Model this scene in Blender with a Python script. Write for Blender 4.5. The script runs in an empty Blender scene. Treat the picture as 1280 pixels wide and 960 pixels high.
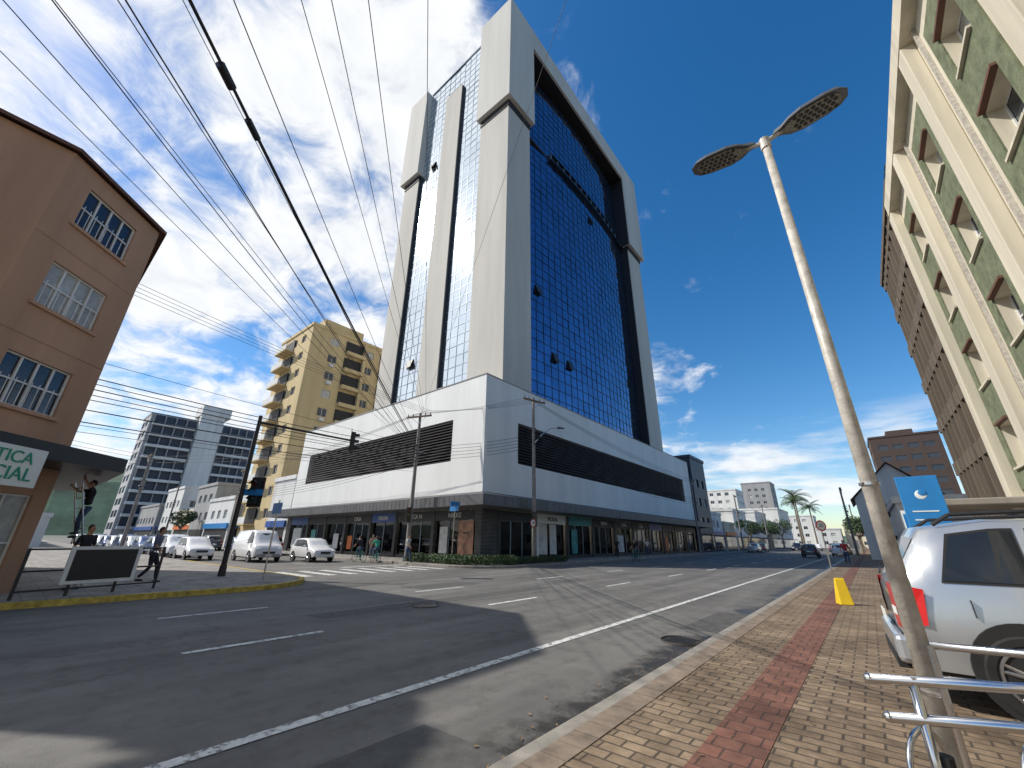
import bpy, bmesh, math, random
from mathutils import Vector, Matrix
random.seed(7)
R=math.radians
S=bpy.context.scene
COL=S.collection
# ------------------------------------------------------------------ materials
def nodes_of(m):
    m.use_nodes=True
    nt=m.node_tree; nt.nodes.clear()
    out=nt.nodes.new('ShaderNodeOutputMaterial'); b=nt.nodes.new('ShaderNodeBsdfPrincipled')
    nt.links.new(b.outputs[0],out.inputs[0])
    return nt,b
def M(name,col,rough=.75,metal=0,var=.12,scale=1.5,bump=0,bscale=60,streak=False,emit=0,detail=5):
    m=bpy.data.materials.new(name); nt,b=nodes_of(m); L=nt.links.new
    tc=nt.nodes.new('ShaderNodeTexCoord'); mp=nt.nodes.new('ShaderNodeMapping')
    L(tc.outputs['Object'],mp.inputs[0])
    if streak: mp.inputs['Scale'].default_value=(1,1,.1)
    n=nt.nodes.new('ShaderNodeTexNoise'); n.inputs['Scale'].default_value=scale; n.inputs['Detail'].default_value=detail; n.inputs['Roughness'].default_value=.65
    L(mp.outputs[0],n.inputs[0])
    r=nt.nodes.new('ShaderNodeValToRGB'); L(n.outputs[0],r.inputs[0])
    r.color_ramp.elements[0].position=.3; r.color_ramp.elements[1].position=.7
    r.color_ramp.elements[0].color=(*[c*(1-var) for c in col],1); r.color_ramp.elements[1].color=(*[min(1,c*(1+var)) for c in col],1)
    L(r.outputs[0],b.inputs['Base Color'])
    b.inputs['Roughness'].default_value=rough; b.inputs['Metallic'].default_value=metal
    if bump:
        n2=nt.nodes.new('ShaderNodeTexNoise'); n2.inputs['Scale'].default_value=bscale; n2.inputs['Detail'].default_value=4
        L(tc.outputs['Object'],n2.inputs[0]); bp=nt.nodes.new('ShaderNodeBump'); bp.inputs['Strength'].default_value=bump; bp.inputs['Distance'].default_value=.02
        L(n2.outputs[0],bp.inputs['Height']); L(bp.outputs[0],b.inputs['Normal'])
    if emit:
        b.inputs['Emission Color'].default_value=(*col,1); b.inputs['Emission Strength'].default_value=emit
    return m
def asphalt():
    m=bpy.data.materials.new('asphalt'); nt,b=nodes_of(m); L=nt.links.new; N=nt.nodes.new
    tc=N('ShaderNodeTexCoord')
    def noise(sc,det=6,vec=None,rg=.6):
        n=N('ShaderNodeTexNoise'); n.inputs['Scale'].default_value=sc; n.inputs['Detail'].default_value=det; n.inputs['Roughness'].default_value=rg
        L(vec if vec else tc.outputs['Object'],n.inputs[0]); return n.outputs[0]
    def ramp(v,p0,c0,p1,c1):
        r=N('ShaderNodeValToRGB'); L(v,r.inputs[0]); e=r.color_ramp.elements; e[0].position=p0; e[0].color=(*c0,1); e[1].position=p1; e[1].color=(*c1,1); return r.outputs[0]
    def mul(a,bb,f=1):
        x=N('ShaderNodeMix'); x.data_type='RGBA'; x.blend_type='MULTIPLY'; x.inputs[0].default_value=f; L(a,x.inputs[6]); L(bb,x.inputs[7]); return x.outputs[2]
    base=ramp(noise(.35,8,None,.7),.35,(.12,.114,.108),.68,(.185,.175,.16))
    mp=N('ShaderNodeMapping'); mp.inputs['Scale'].default_value=(1.1,.07,1); L(tc.outputs['Object'],mp.inputs[0])
    base=mul(base,ramp(noise(1.2,5,mp.outputs[0]),.35,(.7,.7,.7),.62,(1.1,1.1,1.1)))
    base=mul(base,ramp(noise(140,3),.3,(.5,.5,.5),.75,(1.5,1.5,1.48)))
    base=mul(base,ramp(noise(2.6,8,None,.75),.36,(.75,.74,.73),.5,(1,1,1)))
    v=N('ShaderNodeTexVoronoi'); v.feature='DISTANCE_TO_EDGE'; v.inputs['Scale'].default_value=.33
    wn=N('ShaderNodeTexNoise'); wn.inputs['Scale'].default_value=1.2; wn.inputs['Detail'].default_value=6; L(tc.outputs['Object'],wn.inputs[0])
    ad=N('ShaderNodeMix'); ad.data_type='RGBA'; ad.inputs[0].default_value=.5; L(tc.outputs['Object'],ad.inputs[6]); L(wn.outputs[1],ad.inputs[7]); L(ad.outputs[2],v.inputs[0])
    base=mul(base,ramp(v.outputs[0],.001,(.5,.5,.5),.006,(1,1,1)),.55)
    sx=N('ShaderNodeSeparateXYZ'); L(tc.outputs['Object'],sx.inputs[0])
    mr=N('ShaderNodeMapRange'); L(sx.outputs[0],mr.inputs[0]); mr.inputs[1].default_value=-3.9; mr.inputs[2].default_value=-2.6
    a=N('ShaderNodeMath'); a.operation='MULTIPLY'; L(mr.outputs[0],a.inputs[0]); L(noise(.9,7,None,.7),a.inputs[1])
    damp=ramp(a.outputs[0],.36,(1,1,1),.46,(.34,.31,.27)); base=mul(base,damp)
    L(base,b.inputs['Base Color'])
    rr=ramp(a.outputs[0],.38,(.82,.82,.82),.48,(.4,.4,.4)); L(rr,b.inputs['Roughness'])
    bp=N('ShaderNodeBump'); bp.inputs['Strength'].default_value=.6; bp.inputs['Distance'].default_value=.01; L(noise(120,3),bp.inputs['Height']); L(bp.outputs[0],b.inputs['Normal'])
    return m
def brick(name,c1,c2,mort,bw,rh,ms=.008,rough=.85,swap=False):
    m=bpy.data.materials.new(name); nt,b=nodes_of(m); L=nt.links.new; N=nt.nodes.new
    tc=N('ShaderNodeTexCoord'); t=N('ShaderNodeTexBrick'); mp=N('ShaderNodeMapping')
    if swap: mp.inputs['Rotation'].default_value=(R(90),0,0)
    L(tc.outputs['Object'],mp.inputs[0]); L(mp.outputs[0],t.inputs['Vector'])
    t.inputs['Color1'].default_value=(*c1,1); t.inputs['Color2'].default_value=(*c2,1); t.inputs['Mortar'].default_value=(*mort,1)
    t.inputs['Scale'].default_value=1; t.inputs['Brick Width'].default_value=bw; t.inputs['Row Height'].default_value=rh; t.inputs['Mortar Size'].default_value=ms; t.inputs['Bias'].default_value=0
    last=t.outputs[0]
    for sc,lo,hi,p0,p1 in((.9,(.5,.47,.44),(1.1,1.1,1.1),.32,.66),(6,(.72,.7,.68),(1.08,1.08,1.08),.35,.6),(90,(.8,.8,.8),(1.15,1.15,1.15),.35,.65)):
        n=N('ShaderNodeTexNoise'); n.inputs['Scale'].default_value=sc; n.inputs['Detail'].default_value=7; n.inputs['Roughness'].default_value=.7; L(tc.outputs['Object'],n.inputs[0])
        r=N('ShaderNodeValToRGB'); L(n.outputs[0],r.inputs[0]); e=r.color_ramp.elements; e[0].position=p0; e[0].color=(*lo,1); e[1].position=p1; e[1].color=(*hi,1)
        x=N('ShaderNodeMix'); x.data_type='RGBA'; x.blend_type='MULTIPLY'; x.inputs[0].default_value=1; L(last,x.inputs[6]); L(r.outputs[0],x.inputs[7]); last=x.outputs[2]
    L(last,b.inputs['Base Color']); b.inputs['Roughness'].default_value=rough
    bp=N('ShaderNodeBump'); bp.inputs['Strength'].default_value=.7; bp.inputs['Distance'].default_value=.012; bp.invert=True; L(t.outputs[1],bp.inputs['Height']); L(bp.outputs[0],b.inputs['Normal'])
    return m
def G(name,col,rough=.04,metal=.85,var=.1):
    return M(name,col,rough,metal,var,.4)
def wornpaint():
    m=M('road_paint',(.6,.6,.57),.7,0,.2,9); nt=m.node_tree; N=nt.nodes.new; L=nt.links.new
    tc=[n for n in nt.nodes if n.type=='TEX_COORD'][0]; b=nt.nodes['Principled BSDF']; out=[n for n in nt.nodes if n.type=='OUTPUT_MATERIAL'][0]
    n=N('ShaderNodeTexNoise'); n.inputs['Scale'].default_value=7; n.inputs['Detail'].default_value=9; n.inputs['Roughness'].default_value=.8; L(tc.outputs['Object'],n.inputs[0])
    r=N('ShaderNodeValToRGB'); r.color_ramp.elements[0].position=.4; r.color_ramp.elements[1].position=.5; r.color_ramp.elements[0].color=(.15,.15,.15,1); L(n.outputs[0],r.inputs[0])
    t=N('ShaderNodeBsdfTransparent'); mx=N('ShaderNodeMixShader'); L(r.outputs[0],mx.inputs[0]); L(t.outputs[0],mx.inputs[1]); L(b.outputs[0],mx.inputs[2]); L(mx.outputs[0],out.inputs[0]); return m
def shopglass():
    m=bpy.data.materials.new('shop_window_glass'); m.use_nodes=True; nt=m.node_tree; nt.nodes.clear(); N=nt.nodes.new; L=nt.links.new
    out=N('ShaderNodeOutputMaterial'); t=N('ShaderNodeBsdfTransparent'); t.inputs[0].default_value=(.85,.9,.88,1); g=N('ShaderNodeBsdfGlossy'); g.inputs['Roughness'].default_value=.02
    lw=N('ShaderNodeFresnel'); lw.inputs[0].default_value=1.5; mx=N('ShaderNodeMixShader'); L(lw.outputs[0],mx.inputs[0]); L(t.outputs[0],mx.inputs[1]); L(g.outputs[0],mx.inputs[2]); L(mx.outputs[0],out.inputs[0]); return m
ASPH=asphalt()
PAVE=brick('brick_paving',(.31,.228,.148),(.215,.155,.1),(.085,.065,.045),.26,.13,.01)
TACT=brick('red_tactile_paving',(.25,.11,.075),(.185,.088,.06),(.09,.05,.04),.2,.2)
SIDEW=brick('grey_paving',(.34,.32,.3),(.28,.27,.25),(.15,.15,.14),.4,.4)
BLKBRICK=brick('black_brick',(.02,.02,.022),(.035,.035,.037),(.3,.3,.3),.28,.09,.01,.5,True)
PAINT=wornpaint()
YELK=M('yellow_kerb_paint',(.45,.33,.07),.85,0,.5,6,.2,20)
KERB=M('kerb_concrete',(.24,.22,.19),.9,0,.35,3,.3)
GROUND=M('ground_soil',(.12,.12,.1),.95,0,.3,.05)
TOWER=M('tower_render',(.5,.475,.43),.85,0,.14,.35,.15,30,True)
HEADM=M('tower_render_light',(.53,.515,.48),.85,0,.1,.35,.15,30,True)
PODW=M('podium_white',(.7,.7,.68),.7,0,.09,.5,.05,30,True)
DARK=M('dark_void_and_shade',(.012,.012,.016),.6)  # near-black for voids, also used where tower shade is painted on
LOUV=M('louvre_metal',(.035,.03,.035),.45,.3)
CANO=M('canopy_grey',(.1,.1,.105),.5,.2,.25,1)
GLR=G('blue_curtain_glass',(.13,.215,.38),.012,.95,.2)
GLL=G('lightened_curtain_glass',(.74,.82,.9),.07,.96,.08)  # same curtain glass lightened, bright cloud reflection put into its colour
MUL=M('mullion_dark',(.02,.03,.05),.4,.4)
MULL=M('mullion_grey',(.2,.25,.3),.4,.5)
GLD=G('dark_window_glass',(.06,.07,.085),.06,.5)
GLC=M('curtained_window',(.42,.42,.4),.25,0,.3,2)
GLS=shopglass()
GLS2=G('shop_glass_dark',(.05,.06,.065),.05,.4,.5)
FRW=M('white_window_frame',(.7,.7,.7),.5)
FRD=M('dark_frame',(.03,.03,.03),.5)
BROWN=M('terracotta_render',(.46,.275,.18),.9,0,.16,.7,.25,50,True)
BRND=M('brown_trim',(.13,.06,.04),.8)
CREAM=M('cream_render',(.58,.53,.42),.9,0,.22,.8,.25,50,True)
GREEN=M('green_roughcast',(.15,.17,.1),.95,0,.35,3,1,30)
CONC=M('old_concrete',(.25,.225,.19),.9,0,.3,.8,.3,40,True)
FINC=M('weathered_fins',(.12,.095,.07),.9,0,.35,.8,.3,40,True)
BEIGE=M('beige_render',(.55,.43,.235),.9,0,.13,.6,.1,30,True)
WHITE=M('white_render',(.62,.62,.6),.85,0,.15,.6,.1,30,True)
WGREY=M('grey_white_render',(.42,.42,.43),.85,0,.15,.6,.1,30,True)
GREYR=M('grey_render',(.3,.3,.3),.85,0,.15,.6,.1,30,True)
TILE=M('roof_tile',(.24,.11,.07),.9,0,.3,2,.4,15)
BLUE=M('blue_panel',(.02,.08,.3),.4)
NAVY=M('navy_cladding',(.035,.05,.08),.5,.2)
LBLUE=M('blue_sign',(.02,.2,.5),.35)
GRNS=M('green_sign_text',(.02,.3,.2),.5)
SIGNW=M('sign_white',(.75,.78,.74),.4,0,.04)
RED=M('red_plastic',(.5,.01,.01),.2)
ORNG=M('orange_panel',(.6,.14,.02),.5)
STEEL=M('stainless_steel',(.62,.62,.63),.2,1,.06)
GALV=M('lamp_pole_paint',(.46,.43,.38),.5,.1,.3,9,.15,60)
LAMPB=M('lamp_housing',(.13,.14,.15),.45,.5)
LED=M('led_lens',(.2,.2,.17),.3,0,.6,40)
POLEC=M('pole_concrete',(.23,.21,.19),.9,0,.3,2,.2)
BLACK=M('black_paint',(.018,.018,.02),.45)
RUB=M('rubber',(.018,.018,.018),.85)
RIM=M('alloy_rim',(.45,.45,.47),.28,.9)
YEL=M('yellow_plastic',(.75,.5,.02),.4)
CABLE=M('cable_black',(.01,.01,.012),.6)
LEAF=M('foliage',(.055,.095,.03),.7,0,.5,3)
LEAFD=M('foliage_dark',(.03,.055,.02),.75,0,.4,3)
TRUNK=M('palm_bark',(.2,.17,.13),.95,0,.3,6,.5)
HILL=M('hill_forest',(.07,.12,.07),.95,0,.45,.02)
SKIN=M('skin_tone',(.42,.24,.16),.6)
HAIR=M('hair_dark',(.02,.014,.01),.7)
LIT=M('shop_ceiling_lamp',(1,.93,.82),.5,0,0,1,0,1,False,22)
SHOPW=M('shop_interior_wall',(.6,.57,.52),.8,0,.2,1)
def cloth(n,c): return M('cloth_'+n,c,.9,0,.15,8,.2,90)
def paint(n,c,metal=.3): 
    m=M('car_paint_'+n,c,.28,metal,.03); m.node_tree.nodes['Principled BSDF'].inputs['Coat Weight'].default_value=.7; return m
PSIL=paint('silver',(.5,.52,.54),.6); PWH=paint('white',(.7,.7,.7),0); PBK=paint('black',(.02,.02,.025)); PGR=paint('grey',(.14,.15,.16),.6); PRD=paint('red',(.3,.02,.02)); PBL=paint('blue',(.03,.07,.2))
CARG=G('car_glass',(.03,.035,.04),.03,.35)
# ------------------------------------------------------------------ builder
class Obj:
    def __init__(s,name,loc=(0,0,0),rz=0):
        s.name=name; s.loc=loc; s.rz=rz; s.parts={}; s.kids=[]; s.bev={}; s.smooth=set()
    def add(s,part,mat,vs,fs):
        if part not in s.parts: s.parts[part]=(mat,[],[])
        _,V,F=s.parts[part]; o=len(V); V.extend([tuple(v) for v in vs]); F.extend([tuple(i+o for i in f) for f in fs])
    def box(s,part,mat,x0,x1,y0,y1,z0,z1):
        if x0>x1:x0,x1=x1,x0
        if y0>y1:y0,y1=y1,y0
        s.add(part,mat,[(x0,y0,z0),(x1,y0,z0),(x1,y1,z0),(x0,y1,z0),(x0,y0,z1),(x1,y0,z1),(x1,y1,z1),(x0,y1,z1)],
          [(0,3,2,1),(4,5,6,7),(0,1,5,4),(1,2,6,5),(2,3,7,6),(3,0,4,7)])
    def obox(s,part,mat,org,u,u0,u1,d0,d1,z0,z1):
        u=Vector(u).normalized(); n=Vector((u.y,-u.x,0)); o=Vector(org)
        f=lambda a,d,z:o+u*a+n*d+Vector((0,0,z))
        s.add(part,mat,[f(u0,d1,z0),f(u1,d1,z0),f(u1,d0,z0),f(u0,d0,z0),f(u0,d1,z1),f(u1,d1,z1),f(u1,d0,z1),f(u0,d0,z1)],
          [(0,3,2,1),(4,5,6,7),(0,1,5,4),(1,2,6,5),(2,3,7,6),(3,0,4,7)])
    def tube(s,part,mat,p,q,r0,r1=None,n=8,caps=True):
        r1=r0 if r1 is None else r1
        p=Vector(p); q=Vector(q); d=(q-p).normalized(); a=d.orthogonal().normalized(); b=d.cross(a)
        vs=[];
        for c,r in((p,r0),(q,r1)):
            for i in range(n):
                t=2*math.pi*i/n; vs.append(c+a*math.cos(t)*r+b*math.sin(t)*r)
        fs=[(i,(i+1)%n,n+(i+1)%n,n+i) for i in range(n)]
        if caps: fs+=[tuple(range(n-1,-1,-1)),tuple(range(n,2*n))]
        s.add(part,mat,vs,fs)
    def path(s,part,mat,pts,r,n=8):
        for a,b in zip(pts,pts[1:]): s.tube(part,mat,a,b,r,r,n)
    def ring(s,part,mat,c,nrm,Rr,r,n=24,m=6):
        c=Vector(c); d=Vector(nrm).normalized(); a=d.orthogonal().normalized(); b=d.cross(a); vs=[];fs=[]
        for i in range(n):
            t=2*math.pi*i/n; e=a*math.cos(t)+b*math.sin(t)
            for j in range(m):
                k=2*math.pi*j/m; vs.append(c+e*(Rr+r*math.cos(k))+d*r*math.sin(k))
        for i in range(n):
            for j in range(m): fs.append((i*m+j,((i+1)%n)*m+j,((i+1)%n)*m+(j+1)%m,i*m+(j+1)%m))
        s.add(part,mat,vs,fs)
    def sphere(s,part,mat,c,rx,ry,rz,n=12,m=8):
        vs=[(c[0],c[1],c[2]+rz)];fs=[]
        for i in range(1,m):
            p=math.pi*i/m
            for j in range(n):
                t=2*math.pi*j/n; vs.append((c[0]+rx*math.sin(p)*math.cos(t),c[1]+ry*math.sin(p)*math.sin(t),c[2]+rz*math.cos(p)))
        vs.append((c[0],c[1],c[2]-rz)); l=len(vs)-1
        for j in range(n): fs.append((0,1+j,1+(j+1)%n)); fs.append((l,1+(m-2)*n+(j+1)%n,1+(m-2)*n+j))
        for i in range(m-2):
            for j in range(n): fs.append((1+i*n+j,1+(i+1)*n+j,1+(i+1)*n+(j+1)%n,1+i*n+(j+1)%n))
        s.add(part,mat,vs,fs)
    def prism(s,part,mat,pts,z0,z1):
        n=len(pts); vs=[(p[0],p[1],z0) for p in pts]+[(p[0],p[1],z1) for p in pts]
        s.add(part,mat,vs,[tuple(range(n,2*n))]+[(i,(i+1)%n,n+(i+1)%n,n+i) for i in range(n)])
    def text(s,part,mat,txt,org,u,size,ext=.02,up=(0,0,1)):
        c=bpy.data.curves.new(s.name+'_'+part,'FONT'); c.body=txt; c.size=size; c.extrude=ext; c.align_x='CENTER'; c.align_y='CENTER'
        o=bpy.data.objects.new(part,c); c.materials.append(mat)
        u=Vector(u).normalized(); up=Vector(up); n=u.cross(up)
        mt=Matrix((u,up,n)).transposed().to_4x4(); mt.translation=Vector(org); o.matrix_world=mt; s.kids.append(o); COL.objects.link(o)
    def finish(s):
        single=len(s.parts)==1 and not s.kids
        e=None
        if not single:
            e=bpy.data.objects.new(s.name,None); COL.objects.link(e); e.location=s.loc; e.rotation_euler=(0,0,s.rz); e.empty_display_size=.3
        for part,(mat,V,F) in s.parts.items():
            me=bpy.data.meshes.new(s.name+'_'+part); me.from_pydata(V,[],F); me.materials.append(mat)
            o=bpy.data.objects.new(s.name if single else part,me); COL.objects.link(o)
            if part in s.smooth:
                for p in me.polygons:p.use_smooth=True
            if part in s.bev:
                b=o.modifiers.new('bevel','BEVEL'); b.width=s.bev[part]; b.segments=2; b.limit_method='ANGLE'
            if single: o.location=s.loc; o.rotation_euler=(0,0,s.rz)
            else: o.parent=e
        for k in s.kids: k.parent=e
        return e
def wall(o,mat,org,u,W,H,wins,dep=.18,glass=(GLD,),frame=FRW,part='walls',mull=1,tr=0,reveal=None):
    u=Vector(u).normalized(); n=Vector((u.y,-u.x,0)); O=Vector(org)
    f=lambda a,z,d=0:O+u*a+n*d+Vector((0,0,z))
    wins=[w for w in wins if w[0]>0 and w[1]<W and w[2]>=0 and w[3]<=H]
    us=sorted({0,W}|{round(w[0],4) for w in wins}|{round(w[1],4) for w in wins}); vs=sorted({0,H}|{round(w[2],4) for w in wins}|{round(w[3],4) for w in wins})
    for a,b in zip(us,us[1:]):
        run=None
        for c,d in zip(vs,vs[1:]):
            mu,mv=(a+b)/2,(c+d)/2
            hole=any(w[0]<mu<w[1] and w[2]<mv<w[3] for w in wins)
            if not hole: run=(run[0],d) if run else (c,d)
            if (hole or d==vs[-1]) and run:
                o.add(part,mat,[f(a,run[0]),f(b,run[0]),f(b,run[1]),f(a,run[1])],[(0,1,2,3)]); run=None
    for w in wins:
        a,b,c,d=w[:4]
        for q in ([f(a,c),f(b,c),f(b,c,-dep),f(a,c,-dep)],[f(b,c),f(b,d),f(b,d,-dep),f(b,c,-dep)],[f(b,d),f(a,d),f(a,d,-dep),f(b,d,-dep)],[f(a,d),f(a,c),f(a,c,-dep),f(a,d,-dep)]):
            o.add('reveals',reveal or mat,q,[(0,1,2,3)])
        g=random.choice(glass); nm='glass' if g is glass[0] else 'glass_'+g.name
        t=random.uniform(-.004,.004)
        o.add(nm,g,[f(a,c,-dep+t),f(b,c,-dep-t),f(b,d,-dep-t),f(a,d,-dep+t)],[(0,1,2,3)])
        if frame:
            k=.05
            for x in [a+k*.5+(b-a-k)*i/(mull+1) for i in range(mull+2)]:
                o.obox('frames',frame,O,u,x-k/2,x+k/2,-dep+.01,-dep+.05,c+.002,d-.002)
            for z in [c+k*.5+(d-c-k)*i/(tr+1) for i in range(tr+2)]:
                o.obox('frames_h',frame,O,u,a+.003,b-.003,-dep+.012,-dep+.042,z-k/2+.001,z+k/2-.001)
def gridwins(W,H,fh,ww,gap,wh,z0,sill=1.0):
    n=max(1,int((W-gap)/(ww+gap))); off=(W-n*(ww+gap)+gap)/2; r=[]
    z=z0
    while z+fh<=H+.01:
        for i in range(n): r.append((off+i*(ww+gap),off+i*(ww+gap)+ww,z+sill,z+sill+wh))
        z+=fh
    return r
def block(name,x0,x1,y0,y1,h,mat,fh=3.1,ww=1.5,gap=1.5,wh=1.3,z0=.3,glass=(GLD,GLD,GLC),frame=FRW,tank=True,west=False,parapet=.5):
    o=Obj(name)
    wall(o,mat,(x1,y0,0),(0,1,0),y1-y0,h,gridwins(y1-y0,h,fh,ww,gap,wh,z0),glass=glass,frame=frame)
    wall(o,mat,(x0,y0,0),(1,0,0),x1-x0,h,gridwins(x1-x0,h,fh,ww,gap,wh,z0),glass=glass,frame=frame)
    wall(o,mat,(x0,y1,0),(0,-1,0),y1-y0,h,gridwins(y1-y0,h,fh,ww,gap,wh,z0) if west else [],glass=glass,frame=frame)
    wall(o,mat,(x1,y1,0),(-1,0,0),x1-x0,h,[])
    o.add('roof',GREYR,[(x0,y0,h-.01),(x1,y0,h-.01),(x1,y1,h-.01),(x0,y1,h-.01)],[(0,1,2,3)])
    p=.15
    o.box('cornice',mat,x0-p,x1+p,y0-p,y0+.3,h,h+parapet); o.box('cornice',mat,x1-.3,x1+p,y0+.301,y1+p,h,h+parapet-.003); o.box('cornice',mat,x0-p,x0+.3,y0+.301,y1+p,h,h+parapet-.003)
    if tank:
        cx=(x0+x1)/2; cy=(y0+y1)/2; w=(x1-x0)*.2; o.box('water_tank',mat,cx-w,cx+w,cy-w,cy+w,h,h+2.6)
    return o
# ------------------------------------------------------------------ ground, road, pavements
o=Obj('ground'); o.add('g',GROUND,[(-2500,-2500,-.03),(2500,-2500,-.03),(2500,2500,-.03),(-2500,2500,-.03)],[(0,1,2,3)]); o.finish()
o=Obj('road'); o.add('g',ASPH,[(-260,-70,0),(0,-70,0),(0,330,0),(-260,330,0)],[(0,1,2,3)]); o.finish()
def arc(cx,cy,r,a0,a1,n=10): return [(cx+r*math.cos(R(a0+(a1-a0)*i/n)),cy+r*math.sin(R(a0+(a1-a0)*i/n))) for i in range(n+1)]
def pavement(nm,outer,inner,topmat,kmat=KERB):
    o=Obj(nm); o.prism('kerb',kmat,outer,-.02,.13); o.prism('paving',topmat,inner,-.02,.136); o.bev={'kerb':.02}; return o
o=pavement('left_pavement',[(-255,-60),(-15.3,-60)]+arc(-18.3,5.3,3,0,90)+[(-255,8.3)],[(-255,-60.0),(-15.48,-60)]+arc(-18.3,5.3,2.82,0,90)+[(-255,8.12)],SIDEW)
pts=[(-15.298,-40)]+arc(-18.3,5.3,3.002,0,90)+[(-34,8.302)]; pin=[(-15.47,-40)]+arc(-18.3,5.3,2.83,0,90)+[(-34,8.13)]
for i in range(len(pts)-1):
    a,b,c,d=pts[i],pts[i+1],pin[i+1],pin[i]
    o.add('kerb_paint',YELK,[(a[0],a[1],.14),(b[0],b[1],.14),(c[0],c[1],.14),(d[0],d[1],.14)],[(0,1,2,3)])
    o.add('kerb_paint',YELK,[(a[0]+.004,a[1]+.004,0),(b[0]+.004,b[1]+.004,0),(b[0]+.004,b[1]+.004,.14),(a[0]+.004,a[1]+.004,.14)],[(0,1,2,3)])
o.finish()
pavement('corner_pavement',[(-17,320),(-255,320),(-255,17.9)]+arc(-20.5,21.4,3.5,-90,0),[(-17.18,319),(-254,319),(-255,18.08)]+arc(-20.5,21.4,3.32,-90,0),SIDEW).finish()
o=pavement('brick_pavement',[(-2.4,-60),(120,-60),(120,320),(-2.4,320)],[(-2.24,-60),(119,-60),(119,319),(-2.24,319)],PAVE)
o.box('tactile_strip',TACT,-1.35,-.93,-40,200,.13,.141)
y=-12
EDG=M('edging_block',(.2,.155,.115),.9,0,.35,4,.3)
while y<40: o.box('edging_blocks',EDG,-2.235,-2.0,y,y+.225,.12,.1415+random.uniform(-.0015,.003)); y+=.235
o.finish()
o=Obj('yard_paving'); o.add('y',SIDEW,[(2.2,-20,.141),(60,-20,.141),(60,60,.141),(2.2,60,.141)],[(0,1,2,3)]); o.finish()
PATCH=M('asphalt_patch',(.08,.077,.073),.85,0,.3,5,.5,120)
o=Obj('road_patches')
for x0,x1,y0,y1 in((-3.6,-2.42,.5,3.1),(-9.9,-9.2,4.8,13.5),(-3.3,-2.42,9.2,12.0),(-13.2,-12.0,9.6,12.6)): o.add('p',PATCH,[(x0,y0,.003),(x1,y0+.1,.003),(x1,y1,.003),(x0+.05,y1-.08,.003)],[(0,1,2,3)])
o.finish()
o=Obj('fallen_leaves'); LL=M('dry_leaf',(.2,.13,.06),.9,0,.4,20)
for i in range(420):
    x=-2.42-abs(random.gauss(0,.25)) if i%3 else random.uniform(-2.3,2); y=random.uniform(.8,22); z=.012 if x<-2.4 else .147
    s=random.uniform(.012,.032); a=random.random()*6.3; c,d=math.cos(a)*s,math.sin(a)*s
    o.add('l',LL,[(x-c,y-d,z),(x+d*.5,y-c*.5,z+.006),(x+c,y+d,z),(x-d*.5,y+c*.5,z+.008)],[(0,1,2,3)])
o.finish()
o=Obj('road_markings')
def mark(x0,x1,y0,y1): o.add('m',PAINT,[(x0,y0,.008),(x1,y0,.008),(x1,y1,.008),(x0,y1,.008)],[(0,1,2,3)])
mark(-4.48,-4.34,-30,260)
for k in range(-4,34):
    mark(-8.12,-7.98,2.2+6.55*k,4.3+6.55*k)
    mark(-11.7,-11.56,2.6+6.55*k,4.7+6.55*k)
for k in range(8): mark(-22.5,-19.2,9.0+k*1.1,9.45+k*1.1)
mark(-24,-23.6,13.2,17.6)
for k in range(-40,-4): mark(k*6.0,k*6.0+2.2,13.0,13.12)
o.finish()
CI=M('cast_iron',(.05,.045,.04),.6,.5,.4,30,.5)
o=Obj('manhole_cover',(-2.88,8.1,0)); o.tube('lid',CI,(0,0,.001),(0,0,.012),.3,.3,28); o.ring('frame',CI,(0,0,.006),(0,0,1),.34,.02,28,6)
for i in range(-3,4): o.box('ribs',BLACK,-.22,.22,i*.07-.01,i*.07+.01,.0125,.018)
o.finish()
o=Obj('manhole_cover',(-9.1,7.5,0)); o.tube('lid',CI,(0,0,.001),(0,0,.012),.3,.3,28); o.ring('frame',CI,(0,0,.006),(0,0,1),.33,.015,28,6); o.finish()
# ------------------------------------------------------------------ main tower
t=Obj('office_tower')
CX,CY=-21.0,21.8
def podface(org,u,W,l0,l1):
    uu=Vector(u); O=Vector((org[0],org[1],0))
    t.obox('podium_walls',PODW,O,u,0,W,-.9,0,4.9,7.5)
    t.obox('podium_walls',PODW,O,u,0,W,-.9,0,11.0,14.25)
    t.obox('podium_walls',PODW,O,u,0,l0,-.9,0,7.5,11.0)
    t.obox('podium_walls',PODW,O,u,l1,W,-.9,0,7.5,11.0)
    t.obox('podium_back',DARK,O,u,l0,l1,-.9,-.5,7.5,11.0)
    z=7.55; n=Vector((uu.y,-uu.x,0))
    while z<10.95:
        a=O+uu*l0; b=O+uu*l1
        t.add('louvres',LOUV,[a+n*-.02+Vector((0,0,z)),b+n*-.02+Vector((0,0,z)),b+n*-.2+Vector((0,0,z+.15)),a+n*-.2+Vector((0,0,z+.15)),
             a+n*-.02+Vector((0,0,z-.03)),b+n*-.02+Vector((0,0,z-.03)),b+n*-.2+Vector((0,0,z+.12)),a+n*-.2+Vector((0,0,z+.12))],[(0,1,2,3),(4,7,6,5),(0,4,5,1)])
        z+=.25
    x=l0+1.6
    while x<l1: t.obox('louvre_posts',LOUV,O,u,x-.04,x+.04,-.3,-.22,7.5,11); x+=2.4
    t.obox('podium_coping',GREYR,O,u,-.05,W+.05,-.9,.05,14.251,14.33)
podface((-53,CY),(1,0,0),32.0,2.5,28.3)
podface((CX,CY+.901),(0,1,0),49,3.2,45.5)
t.box('podium_deck',GREYR,-52.1,-21.9,22.71,71,14.0,14.2)
t.box('podium_side',PODW,-53,-52.1,22.71,71.7,4.9,14.25)
t.box('podium_side',PODW,-52.09,-21.91,70.8,71.7,4.9,14.25)
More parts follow.
